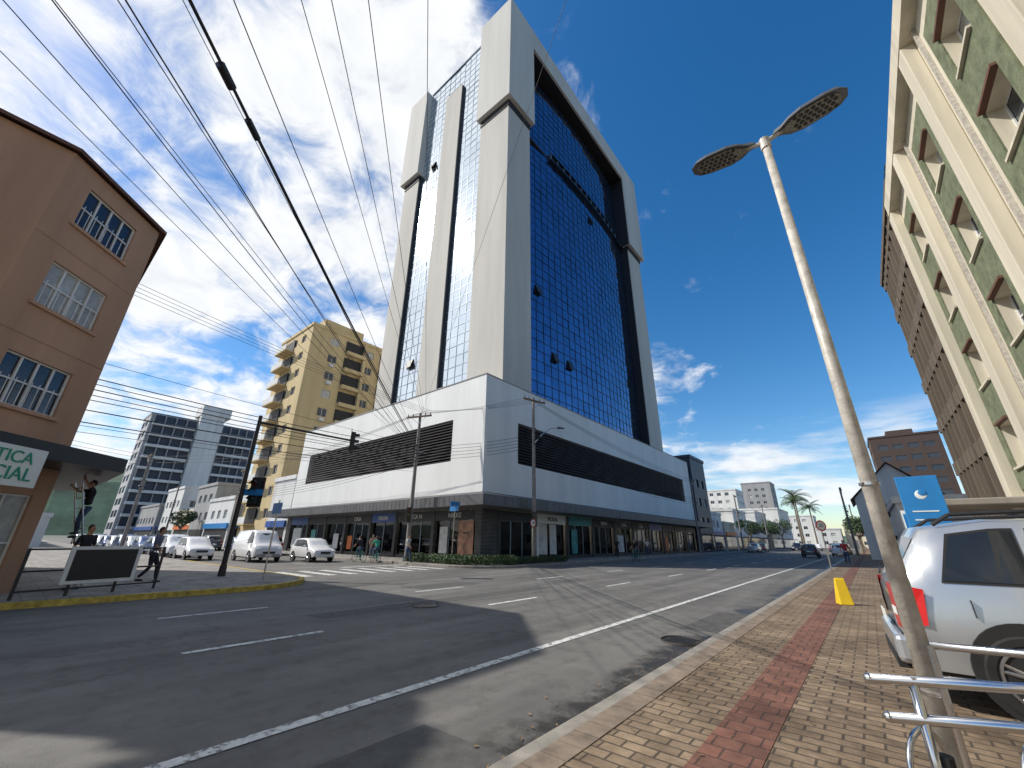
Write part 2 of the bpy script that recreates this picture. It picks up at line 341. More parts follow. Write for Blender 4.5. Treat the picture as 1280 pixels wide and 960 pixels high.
t.box('ground_floor_back',SHOPW,-52.5,-26.5,26.8,71.2,.14,4.899)
t.box('ground_floor_ceiling',SHOPW,-52.6,-21.2,22.0,71.3,3.72,4.89)
t.box('interior_floor',SHOPW,-52.6,-21.3,22.1,71.2,.12,.17)
t.box('end_wall',FRD,-53,-52.6,21.9,71.7,.12,4.899)
t.box('end_wall',FRD,-52.59,-21.2,71.3,71.69,.12,4.899)
def canopy():
    prof=[(0,4.88),(2.2,4.45),(2.2,3.75),(0,3.7)]
    L0=[(-54,CY-d,z) for d,z in prof]; C=[(CX+d,CY-d,z) for d,z in prof]; E=[(CX+d,73,z) for d,z in prof]
    for A,B in((L0,C),(C,E)):
        t.add('canopy',CANO,A+B,[(0,4,5,1),(1,5,6,2),(2,6,7,3),(3,7,4,0)])
    t.add('canopy',CANO,L0,[(0,1,2,3)]); t.add('canopy',CANO,E,[(3,2,1,0)])
    for k in range(60):
        y=CY+k*.85
        t.box('canopy_seams',BLACK,CX+2.2,CX+2.212,y-.008,y+.008,3.76,4.44)
        x=CX-k*.53
        t.box('canopy_seams',BLACK,x-.008,x+.008,CY-2.212,CY-2.2,3.76,4.44)
canopy()
MER=[M('merchandise_%s'%n,c,.7,0,.4,5) for n,c in(('red',(.4,.05,.04)),('tan',(.4,.28,.16)),('blue',(.05,.12,.35)),('white',(.65,.65,.62)),('black',(.03,.03,.03)),('green',(.06,.25,.15)))]
def shop(org,u,s0,s1,sign=None,poster=None,fascia=None,col='pier'):
    O=Vector((org[0],org[1],0)); uu=Vector(u); nn=Vector((uu.y,-uu.x,0))
    t.obox('shop_piers' if col=='pier' else 'shop_piers_white',FRD if col=='pier' else col,O,u,s0,s0+.35,-.5,.0,.13,3.69)
    t.obox('shop_partitions',SHOPW,O,u,s0+.1,s0+.25,-5,-.51,.17,3.7)
    t.obox('shop_base',FRD,O,u,s0+.36,s1,-.35,-.1,.13,.4)
    t.obox('shop_glass',GLS,O,u,s0+.36,s1,-.3,-.29,.402,2.95)
    n=max(2,int((s1-s0)/1.5))
    for i in range(1,n):
        x=s0+.35+(s1-s0-.35)*i/n; t.obox('shop_mullions',MULL,O,u,x-.03,x+.03,-.28,-.22,.402,2.95)
    t.obox('shop_fascia_'+(fascia.name if fascia else 'dark'),fascia or FRD,O,u,s0+.36,s1,-.3,-.04,2.952,3.69)
    for k in range(2):
        t.obox('ceiling_lamps',LIT,O,u,s0+.9,s1-.6,-1.5-k*1.6,-1.3-k*1.6,3.66,3.71)
    x=s0+.7
    while x<s1-.7:
        m=random.choice(MER); h=random.uniform(.9,2.3); w=random.uniform(.4,.9); d=random.uniform(-3.5,-.9)
        if random.random()<.4:
            c=O+uu*(x+.2)+nn*-.8
            t.sphere('mannequin_torso_'+m.name,m,c+Vector((0,0,1.45)),.17,.15,.32,10,8); t.sphere('mannequin_head',MER[3],c+Vector((0,0,1.95)),.09,.09,.12,10,8)
            t.tube('mannequin_legs',MER[4],c+Vector((.05,0,.4)),c+Vector((.03,0,1.2)),.06,.11); t.tube('mannequin_legs',MER[4],c+Vector((-.08,.02,.4)),c+Vector((-.03,0,1.2)),.06,.11)
        else:
            t.obox('shelves_'+m.name,m,O,u,x,x+w,d-.4,d,.17,h)
        x+=w+random.uniform(.2,.6)
    if sign:
        p=O+uu*((s0+s1)/2+.2)+nn*(-.02)+Vector((0,0,3.3)); t.text('shop_lettering',BLACK if fascia is SIGNW else SIGNW,sign,p,u,.5,.015)
    if poster:
        for i,(m,a,b,c,d) in enumerate(poster): t.obox('poster_'+m.name,m,O,u,s0+a,s0+b,-.19,-.16,c,d)
PO1=M('poster_portrait',(.4,.2,.12),.5,0,.7,1.8); PO2=M('poster_fashion',(.6,.6,.58),.5,0,.3,2); PO3=M('poster_teal',(.03,.25,.25),.4,0,.5,2)
shop((-53,CY),(1,0,0),.5,5,fascia=BLUE,poster=[(PO2,1,3,.6,2.6)])
shop((-53,CY),(1,0,0),5,9,poster=[(PO3,1,2,.6,2.4)])
shop((-53,CY),(1,0,0),9,13,poster=[(PO2,2,3,.6,2.0)])
shop((-53,CY),(1,0,0),13,17.5,poster=[(ORNG,.8,1.6,.6,1.8)],sign='CASA')
shop((-53,CY),(1,0,0),17.5,21.5,sign='MARIA',fascia=BLUE)
shop((-53,CY),(1,0,0),21.5,26.5,sign='OTICA N')
shop((-53,CY),(1,0,0),26.5,31.4,sign='NICKE',poster=[(PO1,3.0,4.6,.5,2.9),(PO2,.9,1.8,.6,2.5)])
t.box('corner_brick_pier',BLKBRICK,-21.6,-20.99,21.79,23.5,.13,3.7)
t.sphere('poster_hair',HAIR,(-22.75,21.99,2.0),.42,.012,.6); t.sphere('poster_face',SKIN,(-22.7,21.975,1.95),.3,.012,.42); t.box('poster_glasses',BLACK,-22.95,-22.72,21.955,21.963,1.98,2.12); t.box('poster_glasses',BLACK,-22.68,-22.45,21.955,21.963,1.98,2.12)
y=1.8
lst=[(None,None,'',None),(1,SIGNW,'MODA',[(PO2,.6,1.8,.5,2.9),(PO2,2.2,3.2,.5,2.9)]),(None,PO3,'',[(PO3,1,2,.5,2.6)]),(None,None,'VISAO',None),(None,None,'CASA',[(PO2,1,2.4,.5,2.2)]),(None,None,'LOJA',None),(None,BLUE,'',None),(None,None,'',[(ORNG,1,2,.5,2.2)]),(None,None,'',None),(None,None,'',None)]
for g,fa,sg,po in lst:
    shop((CX,CY),(0,1,0),y,y+4.6,sign=sg or None,poster=po,fascia=fa,col=SIGNW if g else 'pier'); y+=4.75
XR=-21.2; YF=24.0
t.box('core',DARK,-41.0,-25.2,26.6,61.2,14.2,64.5)
t.box('core_back',TOWER,-41.25,-25.75,61.21,61.5,14.2,66)
t.box('pillar_corner',TOWER,-25.7,XR,YF,28.1,14.2,49.4)
t.box('pillar_middle',TOWER,-33.4,-30.1,YF,26.4,14.2,62.3)
t.box('pillar_left',TOWER,-41.3,-38.0,YF,28.0,14.2,49.4)
t.box('pillar_far',TOWER,-25.0,XR,56.6,61.5,14.2,49.4)
t.box('side_wall',TOWER,-41.29,-41.01,28.01,61.2,14.2,66)
t.box('head_soffit_shade',DARK,-25.75,-21.1,23.9,28.15,49.402,50.3)  # dark bands painting the soffit shade under the tower head
t.box('head_soffit_shade',DARK,-41.35,-37.95,23.9,28.05,49.402,50.3)
t.box('head_soffit_shade',DARK,-25.05,-21.1,56.5,61.6,49.402,50.3)
t.box('head_corner',HEADM,-26.0,-20.6,23.4,28.4,50.302,69.5)
t.box('head_left',HEADM,-41.8,-37.7,23.4,28.3,50.302,67.5)
t.box('head_far',HEADM,-25.3,-20.6,56.2,62.4,50.302,69.5)
t.box('head_beam',HEADM,-23.4,-20.6,28.402,56.198,65.6,69.5)
t.box('head_back',HEADM,-41.8,-25.31,58,62,64.6,67.5)
t.box('roof_plant',GREYR,-38,-28,36,50,64.6,67)
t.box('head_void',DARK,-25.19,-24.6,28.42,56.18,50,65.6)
t.box('recess_shade',DARK,-25.2,-20.75,56.16,56.197,50.31,65.58)  # dark sheets painting shade onto the recess sides and beam soffit
t.box('recess_shade',DARK,-25.0,-21.32,56.56,56.597,14.25,49.4)
t.box('recess_shade',DARK,-25.2,-20.9,28.41,56.15,65.55,65.597)
for x,y in((-24,25),(-23,40),(-40,25)): t.tube('lightning_rods',STEEL,(x,y,67),(x,y,72.5),.04,.02)
def glasspanels(o,part,mat,P,Q,z0,z1,nx,pz,mpart,mmat,mw=.05,jit=.0022):
    P=Vector(P);Q=Vector(Q);u=(Q-P);W=u.length;u.normalize();n=Vector((u.y,-u.x,0))
    nz=max(1,round((z1-z0)/pz)); hz=(z1-z0)/nz; hx=W/nx
    for i in range(nx):
        for j in range(nz):
            a=P+u*hx*i+Vector((0,0,z0+hz*j)); c=random.gauss(0,jit)*hx; d=random.gauss(0,jit)*hz
            o.add(part,mat,[a,a+u*hx+n*c,a+u*hx+n*(c+d)+Vector((0,0,hz)),a+n*d+Vector((0,0,hz))],[(0,1,2,3)])
        o.obox(mpart,mmat,P,u,hx*i-mw/2,hx*i+mw/2,-.02,.035,z0,z1)
    for j in range(nz+1):
        o.obox(mpart+'_h',mmat,P,u,0,W,-.02,.03,z0+hz*j-mw/2,z0+hz*j+mw/2)
YG=24.4
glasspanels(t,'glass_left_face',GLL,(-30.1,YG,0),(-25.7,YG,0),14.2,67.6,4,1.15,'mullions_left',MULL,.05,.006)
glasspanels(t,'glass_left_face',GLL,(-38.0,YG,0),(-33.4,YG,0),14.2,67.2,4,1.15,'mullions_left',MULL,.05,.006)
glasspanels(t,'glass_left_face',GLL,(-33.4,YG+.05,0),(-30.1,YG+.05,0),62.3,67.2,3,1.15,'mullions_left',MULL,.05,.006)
t.box('parapet_left',MULL,-37.7,-26.0,YG-.1,YG+.2,67.6,67.9)
t.box('pillar_side_shade',DARK,-38.0,-37.85,24.1,YG+.2,14.2,50)  # dark strips painting shade along the pillar sides
t.box('pillar_side_shade',DARK,-30.1,-29.95,24.1,YG+.2,14.2,62)
t.box('pillar_side_shade',DARK,-33.6,-33.4,24.2,YG+.2,14.2,62)
N=24
BB,BA=-22.5,.8
def bow(y,base,amp): return base+amp*(1-((y-42.35)/14.25)**2)
def bowed(z0,z1,base,amp,part):
    ys=[28.1+28.5*i/N for i in range(N+1)]
    for i in range(N):
        a=(bow(ys[i],base,amp),ys[i],0); b=(bow(ys[i+1],base,amp),ys[i+1],0)
        glasspanels(t,part,GLR,a,b,z0,z1,1,1.2,'mullions_'+part,MUL,.06,.006)
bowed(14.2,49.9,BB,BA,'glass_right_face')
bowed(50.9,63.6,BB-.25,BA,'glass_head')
ys=[33.5+21*i/14 for i in range(15)]
for i in range(14):
    a=Vector((bow(ys[i],BB,BA),ys[i],0)); b=Vector((bow(ys[i+1],BB,BA),ys[i+1],0))
    t.obox('balcony_band',DARK,a,(b-a),.0,(b-a).length,-1.5,.12,49.95,50.9)
    t.obox('balcony_band_posts',MULL,a,(b-a),0,.12,-.2,.4,49.95,50.9)
    t.obox('balcony_band_slab',MUL,a,(b-a),0,(b-a).length,-1.5,.45,49.75,49.95)
    t.obox('balcony_band_slab',MUL,a,(b-a),0,(b-a).length,-1.5,.45,50.9,51.02)
t.box('band_end',DARK,-23.5,-22.0,28.12,33.5,49.9,50.3); t.box('band_end',DARK,-23.5,-22.0,54.5,56.5,49.9,50.3)
for y,z in((30.8,27.6),(33.5,20.2),(36.3,20.2),(44,47.0)):
    x=bow(y,BB,BA); t.add('open_windows',FRD,[(x+.05,y-.5,z+.55),(x+.05,y+.5,z+.55),(x+.35,y+.5,z-.5),(x+.35,y-.5,z-.5)],[(0,1,2,3)])
    t.box('open_window_gap',DARK,x-.02,x+.06,y-.5,y+.5,z-.5,z+.55)
for x,z in((-35.6,20.0),(-35.4,50.5)):
    t.add('open_windows',FRD,[(x-.55,YG-.06,z+.55),(x+.55,YG-.06,z+.55),(x+.55,YG-.4,z-.5),(x-.55,YG-.4,z-.5)],[(0,1,2,3)])
    t.box('open_window_gap',DARK,x-.55,x+.55,YG-.05,YG+.02,z-.5,z+.55)
t.finish()
# ------------------------------------------------------------------ terracotta building left
o=Obj('terracotta_corner_building')
YB=-5.8
A=Vector((-15.6,-1.75,0)); B=Vector((-17.95,.64,0)); u=(B-A); W=u.length
Wn=[(.75,2.55,z,z+1.35) for z in(4.75,7.55,10.25)]
BH=12.2
wall(o,BROWN,A+Vector((0,0,0)),u,W,BH,Wn+[(.4,2.9,.15,2.6)],dep=.12,glass=(GLC,GLD),mull=3,tr=1)
wall(o,BROWN,(-15.6,YB,0),(0,1,0),-1.75-YB,BH,[])
wall(o,BROWN,(-17.95,.64,0),(-1,0,0),14,BH,[(b,b+1.6,z,z+1.2) for b in(2,6,10) for z in(4.75,7.55,10.25)],dep=.12,glass=(GLC,GLD))
o.add('walls',BROWN,[(-31.95,.64,0),(-31.95,YB,0),(-31.95,YB,BH),(-31.95,.64,BH)],[(0,1,2,3)])
o.add('walls',BROWN,[(-31.95,YB,0),(-15.6,YB,0),(-15.6,YB,BH),(-31.95,YB,BH)],[(0,1,2,3)])
rp=[(-31.95,YB),(-15.6,YB),(-15.6,-1.75),(-17.95,.64),(-31.95,.64)]
ro=[(-32.1,YB-.2),(-15.42,YB-.2),(-15.42,-1.67),(-17.88,.83),(-32.1,.83)]
o.prism('roof_edge',BRND,ro,BH,BH+.12); o.prism('roof',BROWN,rp,BH+.12,BH+.2)
for w in Wn: o.obox('sills',BROWN,A,u,w[0]-.1,w[1]+.1,.003,.07,w[2]-.1,w[2]-.003)
for w in Wn:
    for i in range(9): o.obox('window_grille',FRW,A,u,w[0]+.1+i*.2,w[0]+.115+i*.2,-.03,-.015,w[2]+.02,w[2]+.75)
for z in(6.6,9.4): o.obox('render_joint',BROWN,A,u,0.002,W-.002,.002,.012,z,z+.03)
cn=[(-13.9,YB),(-13.9,-1.1),(-16.9,1.9),(-26,1.9),(-26,.65),(-17.97,.65),(-15.59,-1.74),(-15.59,YB)]
o.prism('shop_canopy',BLACK,cn,3.35,3.75); 
o.add('shop_canopy',BLACK,[(p[0],p[1],3.35) for p in cn],[tuple(range(len(cn)-1,-1,-1))])
o.finish()
o=Obj('shop_sign'); a=Vector((-14.1,-1.05,0)); uu=Vector((-.707,.707,0))
o.obox('board',SIGNW,a,uu,-.3,1.6,.1,.2,2.62,3.5)
nn=Vector((.707,.707,0))
o.text('lettering_top',GRNS,'ÓTICA',a+uu*.75+nn*.21+Vector((0,0,3.25)),uu,.38,.01); o.text('lettering_bottom',GRNS,'FACIAL',a+uu*.75+nn*.21+Vector((0,0,2.88)),uu,.42,.01)
o.finish()
# ------------------------------------------------------------------ right green/cream building
o=Obj('green_cream_apartment_building')
X0=5.2; y1=26.2; y0=-14; H=18.6
W=y1-y0; zb=3.0
cols=[y1-24.3,y1-18.9,y1-13.5,y1-8.1,y1-2.7,y1+2.7]
wins=[]
for c in cols:
    for k in range(4):
        z=3.9+k*3.35; wins.append((c-.85,c+.85,z-zb+.6,z-zb+2.3))
wall(o,CREAM,(X0,y1,zb),(0,-1,0),W,H-zb,wins,dep=.38,glass=(GLC,GLD,GLC),mull=1,tr=1,reveal=CREAM)
for c in cols:
    segs=[(zb+.6,3.9+.6)]+[(3.9+k*3.35+2.3,3.9+(k+1)*3.35+.6) for k in range(3)]+[(3.9+3*3.35+2.3,H-1.1)]
    for a,b in segs: o.obox('green_panels',GREEN,(X0,y1,0),(0,-1,0),c-1.45,c+1.45,.002,.05,a+.1,b-.1)
    for k in range(4):
        z=3.9+k*3.35
        o.obox('green_panels',GREEN,(X0,y1,0),(0,-1,0),c-1.45,c-.852,.002,.05,z+.5,z+2.398)
        o.obox('green_panels',GREEN,(X0,y1,0),(0,-1,0),c+.852,c+1.45,.002,.05,z+.5,z+2.398)
        o.obox('window_lintels',BRND,(X0,y1,0),(0,-1,0),c-.84,c+.84,.002,.16,z+2.302,z+2.39)
        o.obox('window_sills',CREAM,(X0,y1,0),(0,-1,0),c-.84,c+.84,.002,.14,z+.51,z+.598)
for i in range(len(cols)+1):
    c=cols[0]-2.7+5.4*i
    if i==0: c=cols[0]-1.85
    o.obox('pilasters',CREAM,(X0,y1,0),(0,-1,0),c-.38,c+.38,.003,.38,zb,H-.3)
    for s in(-.85,.85):
        if i: o.obox('downpipes',GALV,(X0,y1,0),(0,-1,0),c+s-.05,c+s+.05,.003,.11,zb,H-.31)
o.box('parapet',CREAM,X0-.4,X0+.3,y0,y1,H-.298,H+.5)
o.box('soffit',CONC,X0,X0+12,y0,y1,zb-.25,zb)
o.box('end_walls',CREAM,X0+.003,X0+12,y1-.2,y1-.003,zb,H-.3); o.box('end_walls',CREAM,X0+.003,X0+12,y0,y0+.2,zb,H-.3)
o.box('roof',GREYR,X0+.3,X0+12,y0+.2,y1-.2,H-.6,H-.2)
o.box('ground_floor_wall',CREAM,X0+1.8,X0+2,y0,y1,.13,zb-.25)
for c in range(7): o.box('columns',CONC,X0+.15,X0+.55,y0+2+c*5.9,y0+2.4+c*5.9,.13,zb-.25)
for c in range(6): o.box('ground_floor_windows',GLD,X0+1.77,X0+1.8,y0+4+c*6,y0+7+c*6,.9,2.4)
o.box('entrance_canopy',CONC,X0-3.1,X0-.01,23.5,29.5,3.05,3.3)
o.box('entrance_columns',CONC,X0-2.8,X0-2.55,28.9,29.2,.13,3.05)
o.bev={'pilasters':.03,'entrance_canopy':.04}
o.finish()
o=Obj('entrance_handrail',(0,0,.14))
for yy in(17.5,18.6,19.7,20.8): o.tube('posts',STEEL,(3.0,yy,0),(3.0,yy,1.1),.025)
for z in(.5,.8,1.1): o.tube('rails',STEEL,(3.0,17.5,z),(3.0,20.8,z),.02)
o.finish()
o=Obj('concrete_finned_building')
o.box('glass_walls',GLD,X0+.3,X0+14,26.6,39.2,2.4,20.6); o.box('ground_floor',CREAM,X0+1.5,X0+14,26.6,39,.13,2.4)
y=26.7
while y<39.1: o.box('fins',FINC,X0+.12,X0+.298,y,y+.22,3,21.2); y+=1.25
for k in range(7): o.box('floor_slabs',FINC,X0+.16,X0+.295,26.62,39.18,3.0+k*2.85,3.75+k*2.85)
o.box('roof_parapet',FINC,X0+.05,X0+.5,26.61,39.19,20.6,21.0)
o.box('end_wall',FINC,X0+.31,X0+13.9,26.3,26.59,2.4,20.9)
o.box('penthouse',CREAM,X0+2,X0+9,27.5,33,20.6,23.0)
for i in range(20): o.tube('roof_railing',FRD,(X0+.4,26.8+i*.6,21.0),(X0+.4,26.8+i*.6,22.2),.02)
o.tube('roof_railing',FRD,(X0+.4,26.8,22.2),(X0+.4,38.3,22.2),.025)
o.finish()
# ------------------------------------------------------------------ beige building
o=block('beige_apartment_building',-72.4,-60.5,22.7,40,33.3,BEIGE,fh=3.0,ww=1.5,gap=1.7,z0=3,tank=False)
for k in range(10):
    z=3+3*k
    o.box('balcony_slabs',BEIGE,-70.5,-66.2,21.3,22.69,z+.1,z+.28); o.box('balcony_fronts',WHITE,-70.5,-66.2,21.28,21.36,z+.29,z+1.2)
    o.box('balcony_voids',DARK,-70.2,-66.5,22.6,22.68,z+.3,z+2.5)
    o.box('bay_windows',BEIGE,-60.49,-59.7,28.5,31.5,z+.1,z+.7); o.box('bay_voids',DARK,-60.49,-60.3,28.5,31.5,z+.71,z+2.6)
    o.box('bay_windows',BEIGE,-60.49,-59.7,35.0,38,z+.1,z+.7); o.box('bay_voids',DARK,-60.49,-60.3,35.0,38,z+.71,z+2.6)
    o.box('bay_piers',BEIGE,-60.48,-59.72,31.501,32,z+.1,z+3.0)
    if k%3: o.box('air_conditioners',WHITE,-60.49,-60.1,26.2,26.9,z+.2,z+.7)
o.box('rooftop',BEIGE,-68,-62,25,32,33.3,36); o.finish()
o=block('white_banded_apartment_building',-158,-147,18,45,33.5,WGREY,fh=3.05,ww=4.0,gap=.7,wh=1.7,z0=2,glass=(GLD,),frame=None)
for k in range(10):
    for ya,yb in((18.6,28.5),(35,44)):
        o.box('balconies',WHITE,-146.99,-145.7,ya,yb,3.05+k*3.05,3.75+k*3.05); o.box('balcony_voids',NAVY,-146.99,-146.8,ya,yb,3.76+k*3.05,6.05+k*3.05)
        for j in range(4): o.box('balcony_dividers',GREYR,-146.79,-146.0,ya+j*(yb-ya)/4,ya+.25+j*(yb-ya)/4,3.76+k*3.05,6.05+k*3.05)
o.box('white_core',WHITE,-146.98,-144.8,28.8,34.7,0,35.5); o.box('core_cap',WHITE,-152,-144.6,28.6,36,35.5,38.5); o.finish()
random.seed(11)
def low(name,x0,x1,y0,y1,h,mat,fas=None,**k):
    o=block(name,x0,x1,y0,y1,h,mat,tank=False,z0=.2 if h<5 else 3.2,**k)
    o.box('shop_opening',DARK if random.random()<.5 else GLS2,x0+.6,x1-.6,y0-.03,y0-.005,.15,2.7)
    o.box('shop_opening_side',GLS2,x1+.005,x1+.03,y0+.6,y1-.6,.15,2.7)
    o.box('awning',random.choice([CANO,WHITE,BRND]),x1+.26,x1+1.6,y0+.5,y1-.5,2.7,2.85)
    if fas: o.box('shop_fascia',fas,x0+.3,x1-.3,y0-.25,y0-.01,2.75,3.5); o.box('shop_fascia_side',fas,x1+.01,x1+.25,y0+.3,y1-.3,2.75,3.5)
    return o
for x0,x1,h,m,f in((-59.9,-53.6,8.5,WHITE,BLUE),(-85,-73,7,WHITE,LBLUE),(-96,-85.2,10,GREYR,None),(-108,-96.3,6,CREAM,ORNG),(-122,-108.5,11,WHITE,None),(-143,-122.5,8,GREYR,BLUE)):
    low('shop_building',x0,x1,21.5+random.random(),36,h,m,f).finish()
for x0,x1,h,m,f in((-95,-78,3.6,WHITE,None),(-120,-96,4,CREAM,None),(-150,-121,5,WHITE,None)):
    block('street_building',x0,x1,-14,3.6,h,m,tank=False,z0=.2).finish()
for i in range(4):
    x=-280-random.random()*150; y=85+i*28+random.random()*10; block('distant_apartment_building',x-14,x,y,y+16,20+random.random()*22,random.choice([WHITE,GREYR,BEIGE]),ww=2.2).finish()
low('navy_building',-33,-20.6,72.2,80,15.2,NAVY,None,frame=None).finish()
hs=[(81,90,6.5,WHITE,BLUE),(90.3,99,5,CREAM,ORNG),(99.5,112,8,WHITE,None),(112.5,124,6,GREYR,LBLUE),(124.5,140,9,WHITE,None),(141,160,7,CREAM,None),(161,185,12,WHITE,None)]
for a,b,h,m,f in hs: low('shop_building',-34,-20.5-random.random(),a,b,h,m,f).finish()
for x0,x1,y0,h,m in((-16,-8,215,7,WHITE),(-7,2,222,9,CREAM),(-30,-17,230,13,WHITE),(-60,-38,190,22,WHITE),(-45,-32,240,30,GREYR),(3,14,210,8,WHITE)):
    block('distant_building',x0,x1,y0,y0+14,h,m,tank=False).finish()
def house(name,x0,x1,y0,y1,h,rh,mat):
    o=Obj(name); cx=(x0+x1)/2
    wall(o,mat,(x0,y0,0),(1,0,0),x1-x0,h,gridwins(x1-x0,h,3,1.2,1.2,1.3,0.2),glass=(GLD,))
    wall(o,mat,(x0,y1,0),(0,-1,0),y1-y0,h,gridwins(y1-y0,h,3,1.2,1.5,1.3,0.2),glass=(GLD,))
    o.add('gables',mat,[(x0,y0,h),(x1,y0,h),(cx,y0,h+rh)],[(0,1,2)])
    e=.4
    o.add('roof',TILE,[(x0-e,y0-e,h-.15),(cx,y0-e,h+rh+.15),(cx,y1+e,h+rh+.15),(x0-e,y1+e,h-.15),(x1+e,y0-e,h-.15),(x1+e,y1+e,h-.15)],[(0,1,2,3),(1,4,5,2)])
    o.finish()
house('white_gabled_house',-.2,6.5,58,70,6.2,3.4,WHITE)
house('white_gabled_house',.5,8,84,95,5,3,CREAM)
block('white_annex_building',2.2,12,44,56,4.6,WHITE,tank=False,west=True,frame=None).finish()
for y0,y1_,h,m in((72,83,6,GREYR),(97,112,8,WHITE),(113,130,6,CREAM),(131,149,9,WHITE),(168,190,7,WHITE)):
    block('street_building',.8,12,y0,y1_,h,m,tank=False,west=True).finish()
block('dark_apartment_tower',6.3,20.5,151,166,29.5,M('dark_brick_render',(.07,.048,.04),.85),ww=2.2,gap=.9,west=True,frame=None,glass=(GLD,)).finish()
o=Obj('hills'); vs=[];fs=[]; NN=140
for i in range(NN+1):
    a=R(60+ i*170/NN); d=math.degrees(a)
    h=30+115*math.exp(-((d-176)/9)**2)+60*math.exp(-((d-197)/9)**2)+10*math.sin(i*.5)+5*math.sin(i*1.3+1)
    if d<160: h=18+4*math.sin(i*.6)
    for rr,k in((1150,0),(1300,.7),(1450,1),(1600,.9)): vs.append((math.cos(a)*rr,math.sin(a)*rr,k*h*1.15+random.random()*5*k))
for i in range(NN):
    for j in range(3): fs.append((i*4+j,(i+1)*4+j,(i+1)*4+j+1,i*4+j+1))
o.add('h',HILL,vs,fs); o.finish()
# ------------------------------------------------------------------ vegetation
def leaves(o,part,mat,c,rad,n,sz,flat=False):
    vs=[];fs=[]
    for i in range(n):
        while True:
            p=Vector((random.uniform(-1,1),random.uniform(-1,1),random.uniform(-1,1)))
            if p.length<1: break
        if not flat and p.length<.5: p=p.normalized()*random.uniform(.5,1)
        q=Vector(c)+Vector((p.x*rad[0],p.y*rad[1],p.z*rad[2]))
        a=Vector((random.gauss(0,1),random.gauss(0,1),random.gauss(0,1))).normalized(); b=a.orthogonal().normalized(); s=sz*random.uniform(.6,1.3)
        k=len(vs); vs+= [q-a*s,q+b*s*.45,q+a*s,q-b*s*.45]; fs.append((k,k+1,k+2,k+3))
    o.add(part,mat,vs,fs)
def tree(name,x,y,h,r):
    o=Obj(name,(x,y,0)); o.tube('trunk',TRUNK,(0,0,0),(.1,0,h*.5),.16,.09)
    for i in range(7):
        a=i*1.05+random.random(); e=Vector((math.cos(a)*r*.6,math.sin(a)*r*.6,h*.6+random.random()*h*.3)); o.tube('limbs',TRUNK,(.1,0,h*.42),e,.07,.03)
        leaves(o,'crown' if i%2 else 'crown_dark',LEAF if i%2 else LEAFD,e,(r*.45,r*.45,r*.36),200,.17)
    leaves(o,'crown',LEAF,(0,0,h*.85),(r*.6,r*.6,r*.45),220,.17)
    o.finish()
for x,y,h,r in((-18.2,96,6,2.2),(-18.3,118,7,2.6),(-18.5,140,8,3),(-1.2,92,6,2.2),(-1.3,120,7,2.5),(-90,19.6,6,2)): tree('street_tree',x,y,h,r)
def palm(x,y,h,n=15,fl=3.2,z=0,name='palm_tree'):
    o=Obj(name,(x,y,z)); 
    for i in range(8): o.tube('trunk',TRUNK,(0,0,h*i/8),(0,0,h*(i+1)/8),(.26-.012*i)*min(1,h/5),(.25-.012*(i+1))*min(1,h/5),10)
    o.tube('crownshaft',LEAF,(0,0,h),(0,0,h+.8*min(1,h/4)),.17*min(1,h/4),.1*min(1,h/4))
    for i in range(n):
        a=i*2.4; el=random.uniform(-.1,1.1 if h>3 else .7); d=Vector((math.cos(a),math.sin(a),0)); s=Vector((-d.y,d.x,0)); prev=Vector((0,0,h+.6*min(1,h/4))); v=d*math.cos(el)+Vector((0,0,math.sin(el)))
        k1=fl/4
        for k in range(9):
            nx=prev+v*(fl/9); o.tube('frond_ribs',LEAFD,prev,nx,.03,.02,4,False); 
            for sg in(-1,1):
                for m in(0,.33,.66):
                    q=prev.lerp(nx,m); L=(.75*math.sin((k+m+1)/10*3.1)+.12)*k1
                    t0=q+s*sg*L+v*.25*k1+Vector((0,0,-.28*L)); w=v*.05
                    o.add('fronds',LEAF,[q-w,q+w,t0+w*.3,t0-w*.3],[(0,1,2,3)])
            v=(v+Vector((0,0,-.16))).normalized(); prev=nx
    if h<3: o.tube('planter',BRND,(0,0,-.02),(0,0,.45),.3,.38,14)
    o.finish()
palm(-13.3,137,13,22,4.4); palm(-11.6,152,11,18,3.8); palm(-14.5,145,12,18,4)
palm(-15.95,-5.4,.6,16,1.5,12.42,'added_shadow_palm')  # unseen roof palm, added only to feather the shadow on the road
o=Obj('corner_hedge')
for i in range(16):
    a=R(-95+i*6.5); c=(-20.5+2.7*math.cos(a)-.0,21.4+2.7*math.sin(a),.42)
    leaves(o,'leaves',LEAF,c,(.42,.42,.33),420,.055,True)
for i in range(10): leaves(o,'leaves',LEAF,(-20.9-i*.45,18.75,.4),(.4,.35,.3+.05*random.random()),380,.055,True)
for i in range(12): leaves(o,'leaves_dark',LEAFD,(-17.8,22+i*.5,.36),(.35,.4,.26),260,.055,True)
o.finish()
